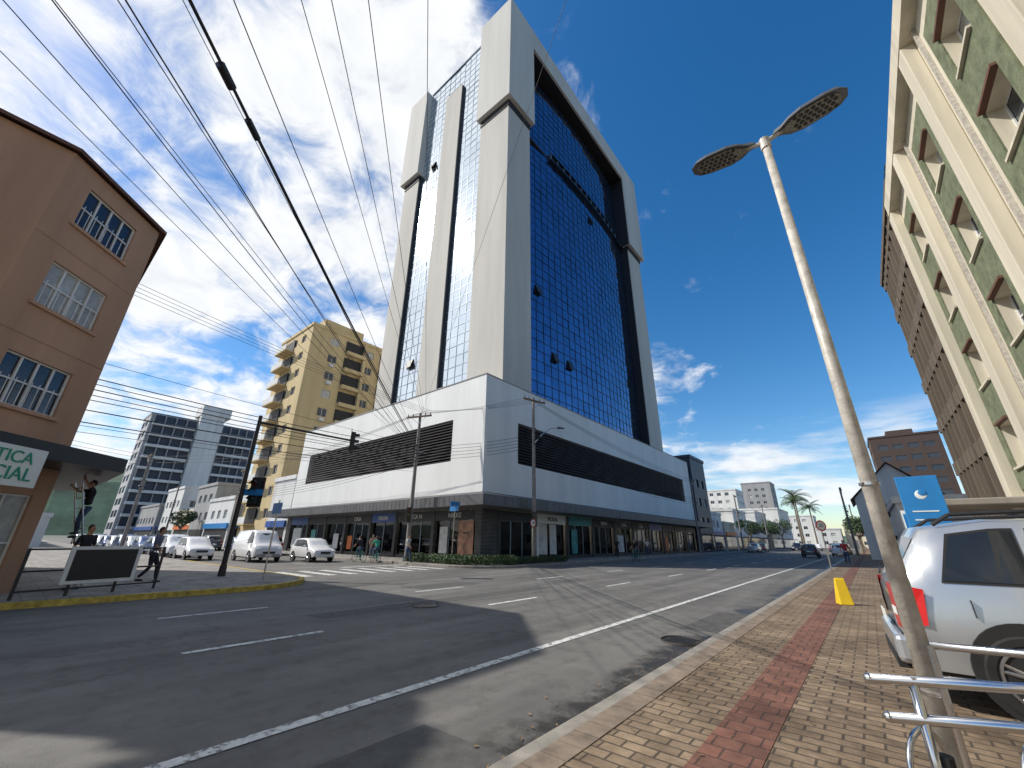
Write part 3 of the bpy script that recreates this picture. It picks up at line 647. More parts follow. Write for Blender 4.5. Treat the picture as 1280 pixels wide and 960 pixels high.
# ------------------------------------------------------------------ street furniture
o=Obj('street_lamp',(.1,4.25,.13)); Hh=5.63
o.tube('pole',GALV,(0,0,0),(0,0,Hh),.062,.038,20); o.tube('base_plate',GALV,(0,0,.0),(0,0,.02),.14,.14,16)
o.tube('cap',GALV,(0,0,Hh-.06),(0,0,Hh+.08),.05,.05,16)
for z in(.55,1.9): o.tube('strap',STEEL,(0,0,z),(0,0,z+.02),.066,.066,20)
def head(sg):
    pts=[(.08,.03),(.16,.05),(.24,.11),(.36,.145),(.58,.14),(.70,.11),(.76,.05)]
    ol=[(x,w) for x,w in pts]+[(x,-w) for x,w in reversed(pts)]
    tilt=.12
    for z0,z1,sc,pn,mt in((.0,.055,1,'head_housing',LAMPB),(-.012,-.001,.82,'led_panel',LED)):
        cx=.42
        P=[(sg*(cx+(x-cx)*sc),w*sc) for x,w in ol]
        if sg<0:P=P[::-1]
        m=len(P); vs=[(p[0],p[1],Hh+.05+z0+abs(p[0])*tilt) for p in P]+[((p[0]-sg*cx)*.9+sg*cx,p[1]*.85,Hh+.05+z1+abs(p[0])*tilt) for p in P]
        o.add(pn,mt,vs,[tuple(range(m-1,-1,-1)),tuple(range(m,2*m))]+[(i,(i+1)%m,m+(i+1)%m,m+i) for i in range(m)])
    for i in range(7):
        for j in range(4):
            x=.3+i*.055+(.027 if j%2 else 0); y=-.075+j*.05
            o.tube('led_cells',BLACK,(sg*x,y,Hh+.032+x*tilt),(sg*x,y,Hh+.037+x*tilt),.021,.021,6)
    o.tube('arm',GALV,(0,0,Hh+.03),(sg*.2,0,Hh+.09),.028,.022,10)
head(1);head(-1); o.smooth={'pole'}; o.finish()
o=Obj('bicycle_rack',(0,0,.13))
def rp(s,z): return (-.15+.56*s,3.12+.3*s,z)
for z,a,b in((.82,-.02,3.5),(.66,.05,3.5)):
    o.tube('top_rail',STEEL,rp(a,z),rp(b,z),.024,.024,14)
    o.sphere('rail_caps',STEEL,rp(a,z),.024,.024,.024)
o.tube('far_rail',STEEL,(.15,4.1,.86),(2.2,4.5,.86),.022,.022,14); o.tube('far_rail',STEEL,(.15,4.1,.68),(2.2,4.5,.68),.018,.018,14)
for s in(.28,1.3,2.4):
    p=rp(s,0);o.tube('posts',STEEL,(p[0],p[1],0),(p[0],p[1],.84),.022,.022,12)
for s in(0,1,2):
    o.tube('far_posts',STEEL,(.15+s*.9,4.1+s*.175,0),(.15+s*.9,4.1+s*.175,.86),.02,.02,12)
for k in range(3):
    c=Vector((-.02+k*.45,3.75+k*.16,.27)); o.ring('wheel_hoops',STEEL,c,(.9,-.45,0),.2,.016,28,8)
    o.tube('hoop_feet',STEEL,c+Vector((0,0,-.2)),c+Vector((-.1,-.25,-.25)),.015)
o.tube('bracket',RUB,(.04,3.24,.3),(.04,3.24,.52),.04,.04,10); o.smooth={'top_rail','far_rail','posts','wheel_hoops'}
o.finish()
o=Obj('yellow_wet_floor_sign',(-.85,14.6,.14),R(20))
o.add('panels',YEL,[(-.15,-.18,0),(.15,-.18,0),(.15,.18,0),(-.15,.18,0),(-.11,-.03,.6),(.11,-.03,.6),(.11,.03,.6),(-.11,.03,.6)],[(0,3,2,1),(4,5,6,7),(0,1,5,4),(1,2,6,5),(2,3,7,6),(3,0,4,7)])
o.tube('hinge',YEL,(-.1,0,.6),(.1,0,.6),.02); o.bev={'panels':.015}; o.finish()
o=Obj('blue_totem_sign',(.95,16,.14)); o.box('panel',LBLUE,0,.85,-.08,.08,0,3.25); o.bev={'panel':.01}
o.sphere('logo',SIGNW,(.42,-.08,2.75),.12,.012,.12); o.sphere('logo_cut',LBLUE,(.46,-.088,2.8),.09,.012,.09)
for i in range(7): o.box('lettering_lines',SIGNW,.15,.15+random.uniform(.35,.55),-.09,-.081,2.3-i*.22,2.33-i*.22)
o.finish()
o=Obj('blue_totem_sign',(.9,16.9,.14)); o.box('panel',SIGNW,0,.7,-.06,.06,0,2.4); o.box('band',LBLUE,.03,.67,-.07,-.061,1.8,2.3); o.finish()
def roundsign(x,y,z,nm='speed_limit_sign',r=.28,pole=True,base=.13):
    o=Obj(nm,(x,y,base)); 
    if pole:o.tube('post',STEEL,(0,0,0),(0,0,z+.3),.03,.03)
    d=Vector((-x*.3+.2,-1,0)).normalized()
    o.tube('disc',RED,Vector((0,0,z))+d*.04,Vector((0,0,z))+d*.05,r,r,24); o.tube('face',SIGNW,Vector((0,0,z))+d*.051,Vector((0,0,z))+d*.056,r*.78,r*.78,24)
    u=d.cross(Vector((0,0,1)))*-1
    o.text('numerals',BLACK,'30',Vector((0,0,z))+d*.058,u,r*.95,.002) ; o.finish()
roundsign(-1.9,29,2.4); roundsign(-18.1,24.05,2.6,'traffic_sign',.28,True)
ARM=M('crossarm_timber',(.16,.12,.09),.9)
def upole(x,y,h,arms=1,ang=0,lamp=None,r=.17):
    o=Obj('utility_pole',(x,y,.13),ang)
    o.tube('pole',POLEC,(0,0,0),(0,0,h),r,r*.6,14)
    for k in range(arms):
        z=h-.3-k*.8; o.box('crossarm',ARM,-1.1,1.1,-.2,-.08,z-.06,z+.06)
        for s in(-1,-.55,.55,1): o.tube('insulators',BLACK,(s,-.14,z+.06),(s,-.14,z+.26),.045,.03)
        o.tube('braces',STEEL,(-.7,-.14,z),(0,-.14,z-.6),.015); o.tube('braces',STEEL,(.7,-.14,z),(0,-.14,z-.6),.015)
    for k in range(5): o.tube('cable_clamps',BLACK,(0,-.25,h-2.6-k*.3),(0,.25,h-2.6-k*.3),.04)
    o.tube('splice_box',BLACK,(.25,-.2,h-3.2),(.7,-.2,h-3.25),.09,.09,10)
    if lamp:
        P=[Vector((0,0,h-3.8)),Vector((.7,-.1,h-3.0)),Vector((1.5,-.2,h-2.4)),Vector((2.3,-.3,h-2.2))]
        o.path('lamp_arm',STEEL,P,.04); o.tube('lamp_head',LAMPB,P[-1],P[-1]+Vector((.6,-.08,.05)),.11,.06,10)
    o.finish()
upole(-25.0,18.6,10.7,1,R(20)); upole(-18.3,24.5,12.2,1,R(75),True)
upole(-18,62,10,1,R(90)); upole(-18,88,10,1,R(90)); upole(-18,115,10,1,R(90)); upole(-62,18.7,10,1,0); upole(-95,18.7,10,1,0); upole(-52,7.4,9,1,0); upole(-1.6,75,9,1,R(90)); upole(-1.6,110,9,1,R(90))
LM={}
for m in(RED,YEL,GRNS): LM[m.name]=M('lens_%s'%m.name,tuple(c*.15 for c in m.node_tree.nodes['Color Ramp'].color_ramp.elements[0].color[:3]),.2)
def tl(name,x,y,z,rz,backplate=True):
    o=Obj(name,(x,y,z),rz); o.box('housing',BLACK,-.17,.17,-.1,.1,-.5,.5)
    if backplate: o.box('backplate',BLACK,-.3,.3,.1,.12,-.62,.62)
    for i,m in enumerate((RED,YEL,GRNS)):
        zz=.32-i*.32; o.tube('lens_%d'%i,LM[m.name],(0,-.1,zz),(0,-.108,zz),.11,.11,16)
        for k in range(8):
            a0=R(k*22.5); a1=R((k+1)*22.5); o.add('visors',BLACK,[(math.cos(a0)*.13,-.1,zz+math.sin(a0)*.13),(math.cos(a1)*.13,-.1,zz+math.sin(a1)*.13),(math.cos(a1)*.13,-.3,zz+math.sin(a1)*.13),(math.cos(a0)*.13,-.3,zz+math.sin(a0)*.13)],[(0,1,2,3)])
    return o
o=Obj('traffic_light_mast',(-20,6.1,.13))
o.tube('mast',BLACK,(0,0,0),(0,0,6.6),.1,.075,14); o.tube('arm',BLACK,(0,0,6.3),(.6,4.2,6.15),.06,.04,10); o.tube('pedestal',BLACK,(0,0,0),(0,0,.4),.14,.12,14)
o.obox('street_name_plate',LBLUE,(0,0,0),(.77,.64,0),.12,.9,.02,.05,3.1,3.35); o.finish()
tl('traffic_light',-19.3,10.3,6.2,R(150)).finish(); tl('traffic_light',-19.75,6.5,3.4,R(40)).finish(); tl('traffic_light',-18.15,24.35,3.0,R(30),False).finish(); tl('traffic_light',-25.0,18.4,3.2,R(60),False).finish()
o=Obj('street_name_sign',(-20.6,18.8,.13)); o.tube('post',STEEL,(0,0,0),(0,0,3.6),.035); o.box('plate',LBLUE,-.4,.4,-.05,-.02,3.2,3.5); o.box('plate_across',LBLUE,-.02,.02,-.4,.4,3.52,3.8); o.finish()
o=Obj('street_name_sign',(-17.2,6.6,.13)); o.tube('post',STEEL,(0,0,0),(0,0,2.8),.03); o.box('plate',LBLUE,-.4,.4,-.05,-.03,2.3,2.7); o.finish()
o=Obj('pavement_railing',(0,0,.13)); a=Vector((-15.85,.6,0)); b=Vector((-16.7,3.4,0))
for i in range(4):
    p=a.lerp(b,i/3); o.tube('posts',BLACK,p,p+Vector((0,0,1.15)),.035,.035)
for z in(1.12,.62,.18): o.tube('rails',BLACK,a+Vector((0,0,z)),b+Vector((0,0,z)),.022)
o.finish()
o=Obj('framed_notice_board',(0,0,.13)); u=(b-a).normalized()
o.obox('frame',FRW,a,u,.75,2.3,.05,.1,.28,1.18); o.obox('panel',BLACK,a,u,.84,2.21,.101,.108,.36,1.1); o.finish()
LX,LY=-18.9,1.55
o=Obj('ladder',(LX,LY,.13),R(20))
for s in(-.2,.2): o.tube('rails',STEEL,(s,.5,0),(s,-.4,3.0),.025)
for i in range(10): o.tube('rungs',STEEL,(-.2,.5-i*.09,.3*i+.15),(.2,.5-i*.09,.3*i+.15),.016)
o.finish()
cu=bpy.data.curves.new('power_lines','CURVE'); cu.dimensions='3D'; cu.bevel_depth=1; cu.bevel_resolution=1; cu.materials.append(CABLE)
def wire(p,q,sag=.5,r=.012,n=22):
    sp=cu.splines.new('POLY'); sp.points.add(n)
    for i in range(n+1):
        t=i/n; v=Vector(p).lerp(Vector(q),t); v.z-=sag*4*t*(1-t); sp.points[i].co=(*v,1); sp.points[i].radius=r
P1=(-25,18.6)
E=Vector((4.3,-9.3,0))
for k,(dx,z1,z2,r) in enumerate(((0,8.2,8.4,.026),(.12,8.05,8.3,.018),(-.35,7.8,8.0,.011),(.6,10.9,10.2,.008),(1.1,10.9,10.3,.008),(1.7,10.9,10.4,.008),(2.6,10.8,11,.007),(-.9,8.3,8.6,.008),(-1.3,8.0,8.2,.009),(-1.8,8.5,8.6,.007),(-2.6,8.5,9.0,.008),(-.5,9.0,9.4,.007),(.3,8.6,8.9,.009),(-3.4,8.4,9.2,.007))):
    wire((P1[0]+dx*.2,P1[1]+dx*.05,z1),(E.x+dx*1.1,E.y+dx,z2),.5+.12*(k%3),r)
for dx in(5,): wire((P1[0],P1[1],10.6),(E.x+dx,E.y+dx*1.2,12),.4,.005)
for k in range(11):
    wire((P1[0],P1[1],8.3-k*.2),(-14.7-random.random()*.4,-14,6.9-k*.27+random.random()*.2),.3+random.random()*.4,random.choice([.014,.018,.009]))
for k in range(4): wire((-24.6+k*.3,18.5,10.8),(-14.2,-16,10.5+.2*k),.6,.008)
for k in range(6): wire((P1[0],P1[1],8.2-k*.25),(-62,18.7,7.6-k*.25),.7,.014)
for k in range(4): wire((P1[0]-1+.6*k,P1[1],10.9),(-62,18.0+.4*k,9.9),.6,.01)
for k in range(5): wire((P1[0],P1[1],8.2-k*.25),(-18.3,24.5,9.3-k*.25),.25,.014)
for k in range(4): wire((P1[0]-1+.6*k,P1[1],10.9),(-18.3,23.6+.5*k,12.1),.2,.01)
for k in range(5): wire((-18.3,24.5,9.3-k*.25),(-18,62,7.5-k*.22),.8,.014)
for k in range(4): wire((-18.3,23.6+.6*k,12.1),(-18.6+.4*k,62,9.9),.6,.01)
for y in(62,88):
    for k in range(4): wire((-18,y,7.5-k*.22),(-18,y+26.5,7.5-k*.22),.6,.014)
for k in range(4): wire((-62,18.7,7.6-k*.22),(-95,18.7,7.6-k*.22),.6,.014)
for k in range(5): wire((-52,7.4,8.8-k*.3),(-14.5,-13,6.5-k*.3),.5,.012)
for k in range(3): wire((-52,7.4,8.8-k*.3),(P1[0],P1[1],8.6-k*.3),.3,.012)
po=bpy.data.objects.new('power_lines',cu); COL.objects.link(po)
o=Obj('cable_splice_box'); 
def onw(t): v=Vector((-25,18.6,8.2)).lerp(Vector((4.3,-9.3,8.4)),t); v.z-=.5*4*t*(1-t)+.03; return v
o.tube('closure',BLACK,onw(.655),onw(.663),.065,.065,10); o.tube('closure_tail',BLACK,onw(.635),onw(.643),.055,.055,10); o.finish()
# ------------------------------------------------------------------ vehicles
def car(name,loc,rz,pm,kind='hatch'):
    o=Obj(name,loc,rz)
    K={'hatch':dict(L=3.9,w=.84,st=[(0,.93,.93,.86),(.06,1.0,1.03,.93),(.42,1.0,1.46,.97),(.9,.98,1.52,1),(1.7,.96,1.53,1),(2.3,.94,1.46,1),(3.0,.92,.96,.99),(3.6,.82,.84,.95),(3.88,.68,.7,.84)],
                wn=[(.5,.95,.62,.98),(1.02,1.85,1.05,1.85),(1.92,2.75,1.92,2.25)],ws=(2.98,2.36),rs=(.07,.4),wx=(.72,3.15),r=.3),
       'suv':dict(L=4.3,w=.9,st=[(0,.98,.98,.88),(.05,1.06,1.1,.94),(.38,1.08,1.6,.97),(.9,1.06,1.68,1),(1.9,1.02,1.69,1),(2.6,1.0,1.6,1),(3.25,1.0,1.03,.99),(3.9,.93,.95,.95),(4.28,.78,.8,.84)],
                wn=[(.42,1.0,.58,1.02),(1.12,1.95,1.14,1.95),(2.03,2.95,2.03,2.5)],ws=(3.22,2.66),rs=(.06,.36),wx=(.82,3.42),r=.36),
       'van':dict(L=4.9,w=.95,st=[(0,1.2,1.2,.93),(.03,1.2,1.85,.96),(.3,1.2,1.98,1),(1.5,1.2,2.02,1),(3.0,1.2,2.02,1),(3.6,1.18,1.95,1),(4.35,1.1,1.15,.98),(4.7,.98,1.0,.95),(4.88,.8,.82,.86)],
                wn=[(3.0,3.95,3.0,3.6)],ws=(4.33,3.66),rs=(.02,.04),wx=(.9,4.0),r=.33)}[kind]
    w=K['w']; rings=[]
    for x,bz,rzz,wf in K['st']:
        cab=rzz-bz; W=w*wf; gb=.28 if 0<x<K['L']-.1 else .38
        if cab>.15: top=[(W*.96,bz),(W*.96-cab*.28,rzz),(W*.45,rzz+.04),(0,rzz+.05)]
        else: top=[(W*.95,bz),(W*.82,rzz+.02),(W*.45,rzz+.05),(0,rzz+.06)]
        half=[(W*.8,gb-.03),(W*.97,gb+.05),(W,.55),(W*.995,.78)]+top
        rings.append([(x,-p[0],p[1]) for p in half]+[(x,p[0],p[1]) for p in reversed(half[:-1])])
    n=len(rings[0]); RR=[]
    rs=[[Vector(p) for p in r] for r in rings]
    for i in range(len(rs)-1):
        for k in range(3):
            t=k/3; RR.append([a.lerp(b,t) for a,b in zip(rs[i],rs[i+1])])
    RR.append(rs[-1])
    vs=[p for r in RR for p in r]; fs=[];fc=[]
    for i in range(len(RR)-1):
        for j in range(n-1):
            f=(i*n+j,(i+1)*n+j,(i+1)*n+j+1,i*n+j+1)
            (fc if j in(0,n-2) else fs).append(f)
    fs.append(tuple(range(n))); fs.append(tuple((len(RR)-1)*n+j for j in reversed(range(n))))
    o.add('body',pm,vs,fs); o.add('sills',RUB,vs,fc); o.smooth={'body'}
    st=K['st']
    def interp(x):
        for a,b in zip(st,st[1:]):
            if a[0]<=x<=b[0]:
                t=(x-a[0])/(b[0]-a[0]); return [a[k]+(b[k]-a[k])*t for k in range(4)]
        return list(st[-1])
    def side(x,z,s,off=.012):
        _,bz,rz2,wf=interp(x); W=w*wf; return Vector((x,s*(W*.96-(z-bz)*.28+off),z))
    for s in(-1,1):
        for a,b,c,d in K['wn']:
            for grow,part,mt,off in((.022,'window_seals',RUB,.009),(0,'side_windows',CARG,.014)):
                zb=max(interp(a)[1],interp(b)[1])+.05-grow
                N_=6; lo=[side(a-grow+(b-a+2*grow)*i/N_,zb,s,off) for i in range(N_+1)]; up=[]
                for i in range(N_+1):
                    x=c-grow+(d-c+2*grow)*i/N_; zt=interp(x)[2]-.08+grow; up.append(side(x,zt,s,off))
                o.add(part,mt,lo+up,[(i,i+1,N_+2+i,N_+1+i) for i in range(N_)])
    def screen(xb,xt,part,sg):
        zb=interp(xb)[1]+.07 if kind!='van' or sg>0 else 1.25; zt=interp(xt)[2]-.01
        W1=w*.8; W2=w*.66
        o.add(part,CARG,[(xb+sg*.02,-W1,zb),(xb+sg*.045,0,zb),(xb+sg*.02,W1,zb),(xt+sg*.03,W2,zt),(xt+sg*.05,0,zt+.03),(xt+sg*.03,-W2,zt)],[(0,1,4,5),(1,2,3,4)])
    screen(K['ws'][0]-.08,K['ws'][1]+.06,'windscreen',1); screen(K['rs'][0]+.02,K['rs'][1]-.02,'rear_window',-1)
    r=K['r']
    for x in K['wx']:
        for s in(-1,1):
            o.tube('wheel_arches',RUB,(x,s*(w-.12),r+.03),(x,s*(w+.004),r+.03),r+.055,r+.055,32)
            o.ring('tyres',RUB,(x,s*(w-.07),r),(0,1,0),r*.83,r*.17+.03,32,10)
            o.tube('rim_back',BLACK,(x,s*(w-.1),r),(x,s*(w-.02),r),r*.7,r*.7,24)
            o.ring('rims',RIM,(x,s*(w+.0),r),(0,1,0),r*.66,.018,28,6)
            for k in range(5):
                a=k*2*math.pi/5+.3
                for da in(-.13,.13): o.tube('spokes',RIM,(x+math.cos(a)*.04,s*(w+.01),r+math.sin(a)*.04),(x+math.cos(a+da)*r*.64,s*(w-.002),r+math.sin(a+da)*r*.64),.02,.014,6)
            o.tube('hubs',RIM,(x,s*(w-.02),r),(x,s*(w+.022),r),r*.17,r*.14,12)
    L=K['L']
    zl=.82 if kind!='suv' else .92
    for s in(-1,1):
        o.sphere('headlamps',SIGNW,(L-.2,s*w*.68,.72 if kind!='van' else .85),.2,.18,.09)
        if kind=='suv':
            o.add('tail_lamps',RED,[(.0-.015,s*w*.62,.66),(-.015,s*w*.62,1.08),(-.0,s*(w*.86+.02),1.08),(.0,s*(w*.86+.02),.66),(.2,s*(w*.965+.02),.72),(.24,s*(w*.955+.02),1.04)],[(0,1,2,3),(3,2,5,4)])
            o.add('reverse_lamps',SIGNW,[(-.019,s*w*.64,.78),(-.019,s*w*.64,.86),(-.004,s*(w*.86+.02),.86),(-.004,s*(w*.86+.02),.78)],[(0,1,2,3)])
        else: o.sphere('tail_lamps',RED,(.07,s*w*.78,zl),.1,.12,.12 if kind!='van' else .22)
        mx=K['wn'][-1][1]-.12; mz=interp(mx)[1]+.1
        o.sphere('mirrors',pm,(mx,s*(w+.1),mz),.07,.11,.075)
    o.box('bumpers',pm if kind!='van' else GREYR,L-.12,L+.04,-w*.78,w*.78,.32,.52); o.box('rear_bumper',pm,-.09,.14,-w*.86,w*.86,.34,.6)
    o.box('grille',BLACK,L-.05,L+.045,-w*.4,w*.4,.55,.68); o.box('number_plate',SIGNW,L+.041,L+.05,-.2,.2,.38,.5); o.box('number_plate',SIGNW,-.08,-.071,-.2,.2,.64,.76)
    o.bev={'bumpers':.04,'rear_bumper':.05,'grille':.01}
    if kind=='suv':
        for s in(-1,1):
            o.path('roof_rails',BLACK,[(.5,s*w*.72,1.66),(.65,s*w*.72,1.76),(1.5,s*w*.72,1.79),(2.4,s*w*.72,1.74),(2.5,s*w*.72,1.66)],.02)
            for xx in(1.25,2.1): o.box('door_handles',pm,xx,xx+.2,s*w*.985,s*(w+.025),.93,.965)
            o.box('side_moulding',RUB,1.1,3.0,s*(w-.02),s*(w+.018),.52,.6)
            for xx in(1.06,2.0,2.98): o.box('door_gaps',BLACK,xx,xx+.008,s*(w-.03),s*(w+.0045),.42,1.0)
            o.box('fuel_flap',BLACK,.55,.556,s*(w-.03),s*(w+.003),.82,.97); 
        o.box('rear_bumper_trim',RUB,-.1,.0,-w*.7,w*.7,.28,.4)
        o.box('tailgate_gap',BLACK,-.012,.01,-w*.84,w*.84,.605,.615)
        o.tube('rear_wiper',BLACK,(-.01,0,1.14),(.03,.35,1.2),.01)
    return o.finish()
car('silver_suv',(.02,7.0,.141),R(3),PSIL,'suv')
car('white_van',(-36.2,12.2,0),R(-2),PWH,'van'); car('white_hatchback',(-33.3,15.0,0),R(0),PWH,'hatch')
random.seed(5)
cm=[PWH,PSIL,PBK,PGR,PWH,PRD,PGR,PBL,PWH]
for i in range(13): car('parked_car',(-42-i*5.6-random.random()*.6,16.6,0),R(180) if i%3==0 else 0,random.choice(cm),'hatch' if i%3 else 'suv')
for i in range(14): car('parked_car',(-40-i*5.3-random.random()*.5,9.5,0),0,random.choice([PWH,PBL,PSIL,PGR,PBK,PWH,PWH]),'suv' if i%4==1 else 'hatch')
for i in range(4): car('moving_car',(-60-i*13,12.3,0),0,random.choice([PWH,PSIL]),'hatch')
for x,y,rz,p,k in((-5.9,63,90,PBK,'hatch'),(-3.6,82,90,PRD,'hatch'),(-3.6,89,90,PGR,'suv'),(-3.6,96,90,PWH,'hatch'),(-9.5,100,90,PWH,'hatch'),(-6.0,112,90,PGR,'suv'),(-3.6,75,90,PWH,'hatch'),(-15.8,84,90,PSIL,'hatch'),(-15.8,91,90,PBK,'hatch'),(-10,130,-90,PWH,'hatch'),(-13,120,-90,PBK,'suv')):
    car('car',(x,y,0),R(rz),p,k)
# ------------------------------------------------------------------ people
def skinobj(parent,name,verts,edges,rad,mat,root=0):
    me=bpy.data.meshes.new(name); me.from_pydata(verts,edges,[]); ob=bpy.data.objects.new(name,me); COL.objects.link(ob); me.materials.append(mat)
    sm=ob.modifiers.new('skin','SKIN'); sm.use_smooth_shade=True
    for i,r in enumerate(rad):
        rr=(r,r) if not isinstance(r,tuple) else r
        me.skin_vertices[0].data[i].radius=rr
    me.skin_vertices[0].data[root].use_root=True
    ob.modifiers.new('sub','SUBSURF').levels=1; ob.modifiers['sub'].render_levels=1
    ob.parent=parent
def person(name,loc,rz,shirt,pants,pose='walk',hair=HAIR,sleeve=True):
    e=bpy.data.objects.new(name,None); COL.objects.link(e); e.location=loc; e.rotation_euler=(0,0,rz)
    P={'walk':dict(pel=(0,0,.92),ch=(0,.02,1.25),nk=(0,.03,1.47),hd=(0,.06,1.63),el=[(-.25,-.1,1.16),(.25,.08,1.16)],wr=[(-.25,.05,.95),(.24,.27,.98)],kn=[(-.1,.16,.5),(.1,.03,.48)],an=[(-.1,.2,.08),(.1,-.22,.14)]),
       'stand':dict(pel=(0,0,.92),ch=(0,0,1.25),nk=(0,0,1.47),hd=(0,.03,1.63),el=[(-.25,-.03,1.16),(.25,-.03,1.16)],wr=[(-.24,.06,.92),(.24,.1,.94)],kn=[(-.11,.02,.49),(.12,.03,.49)],an=[(-.13,-.02,.09),(.14,-.02,.09)]),
       'reach':dict(pel=(0,0,.92),ch=(0,.03,1.25),nk=(0,.05,1.47),hd=(0,.06,1.63),el=[(-.26,.22,1.5),(.26,.2,1.38)],wr=[(-.2,.36,1.72),(.2,.42,1.5)],kn=[(-.11,.14,.55),(.1,.03,.49)],an=[(-.11,.06,.2),(.11,-.02,.09)]),
       'cycle':dict(pel=(0,-.18,.98),ch=(0,.0,1.28),nk=(0,.1,1.48),hd=(0,.15,1.64),el=[(-.27,.2,1.18),(.27,.2,1.18)],wr=[(-.24,.42,1.05),(.24,.42,1.05)],kn=[(-.1,.2,.86),(.1,.14,.66)],an=[(-.1,.05,.46),(.1,-.02,.24)])}[pose]
    pel,ch,nk,hd=map(Vector,(P['pel'],P['ch'],P['nk'],P['hd'])); sh=[ch.lerp(nk,.78)+Vector((s*.17,0,0)) for s in(-1,1)]
    v=[pel+Vector((0,0,.04)),pel.lerp(ch,.5),ch,ch.lerp(nk,.7),nk+Vector((0,0,-.02))]; r=[(.15,.11),(.14,.1),(.165,.11),(.12,.09),.06]; ed=[(0,1),(1,2),(2,3),(3,4)]
    for i in(0,1):
        el=Vector(P['el'][i]); k=len(v); v+= [sh[i],sh[i].lerp(el,.5),sh[i].lerp(el,.95 if sleeve else .6)]; r+=[.068,.055,.048]; ed+=[(3,k),(k,k+1),(k+1,k+2)]
    skinobj(e,'shirt',v,ed,r,shirt,0)
    v=[pel+Vector((0,0,.06)),pel]; r=[(.15,.115),(.15,.12)]; ed=[(0,1)]
    for i in(0,1):
        s=-1 if i==0 else 1; hp=pel+Vector((s*.09,0,-.06)); kn=Vector(P['kn'][i]); an=Vector(P['an'][i]); k=len(v)
        v+=[hp,hp.lerp(kn,.5),kn,kn.lerp(an,.4),an+Vector((0,0,.02))]; r+=[.095,.085,.062,.062,.045]; ed+=[(1,k),(k,k+1),(k+1,k+2),(k+2,k+3),(k+3,k+4)]
    skinobj(e,'trousers',v,ed,r,pants,0)
    for i in(0,1):
        an=Vector(P['an'][i]); skinobj(e,'shoe_%d'%i,[an+Vector((0,-.06,-.05)),an+Vector((0,.05,-.05)),an+Vector((0,.17,-.065))],[(0,1),(1,2)],[.042,.045,.032],BLACK,0)
        el=Vector(P['el'][i]); wr=Vector(P['wr'][i]); d=(wr-el).normalized(); sd=d.cross(Vector((0,1,.3))).normalized()
        palm_=wr+d*.05
        a0=sh[i].lerp(el,.6) if not sleeve else sh[i].lerp(el,.9)
        v=[a0,el,el.lerp(wr,.4),wr,palm_]; r=[.042,.04,.037,.026,(.036,.02)]; ed=[(0,1),(1,2),(2,3),(3,4)]
        fw=d.cross(sd).normalized()
        for f,(off,ln) in enumerate(((-.03,.06),(-.01,.075),(.01,.08),(.03,.07))):
            k=len(v); b=palm_+sd*off+d*.03; v+=[b,b+d*ln*.55+fw*.01,b+d*ln+fw*.03]; r+=[.01,.009,.008]; ed+=[(4,k),(k,k+1),(k+1,k+2)]
        k=len(v); b=wr+d*.03+sd*-.035; v+=[b,b-sd*.02+d*.03+fw*.015,b-sd*.022+d*.055+fw*.025]; r+=[.012,.01,.009]; ed+=[(3,k),(k,k+1),(k+1,k+2)]
        skinobj(e,'arm_%d'%i,v,ed,r,SKIN,3)
    q=Obj('head')
    q.sphere('face',SKIN,hd,.077,.095,.115,16,12); q.tube('neck',SKIN,nk+Vector((0,0,-.04)),hd+Vector((0,-.01,-.06)),.055,.05,12)
    q.sphere('hair',hair,hd+Vector((0,-.018,.022)),.084,.095,.108,16,10); q.sphere('nose',SKIN,hd+Vector((0,.096,-.012)),.012,.018,.02)
    for s in(-1,1): q.sphere('ears',SKIN,hd+Vector((s*.079,0,-.01)),.01,.018,.03); q.sphere('eyes',BLACK,hd+Vector((s*.03,.087,.01)),.01,.008,.006)
    q.box('mouth',RED,hd.x-.022,hd.x+.022,hd.y+.085,hd.y+.09,hd.z-.056,hd.z-.05)
    q.smooth={'face','hair','neck'}; he=q.finish(); he.parent=e
    return e
C1=cloth('dark',(.02,.02,.03));C2=cloth('jeans',(.04,.07,.14));C3=cloth('white',(.6,.6,.6));C4=cloth('teal',(.03,.3,.22));C5=cloth('red',(.35,.04,.04));C6=cloth('beige',(.4,.32,.22)); C7=cloth('slate',(.12,.14,.2))
person('pedestrian',(-17.9,1.75,.136),R(-60),C1,C2,'stand')
person('pedestrian',(-18.9,3.6,.136),R(-30),C7,C1,'walk')
person('ladder_worker',(LX+.05,LY-.0,1.5),R(200),C1,C2,'reach')
person('pedestrian',(-24.0,17.9,.136),R(-70),C3,C2,'walk'); person('pedestrian',(-31,19.6,.136),R(-90),C6,C7,'stand'); person('pedestrian',(-18.6,38,.136),R(10),C1,C1,'walk'); person('pedestrian',(-18.9,46,.136),R(180),C3,C2,'walk'); person('pedestrian',(-1.6,42,.136),R(180),C5,C2,'walk')
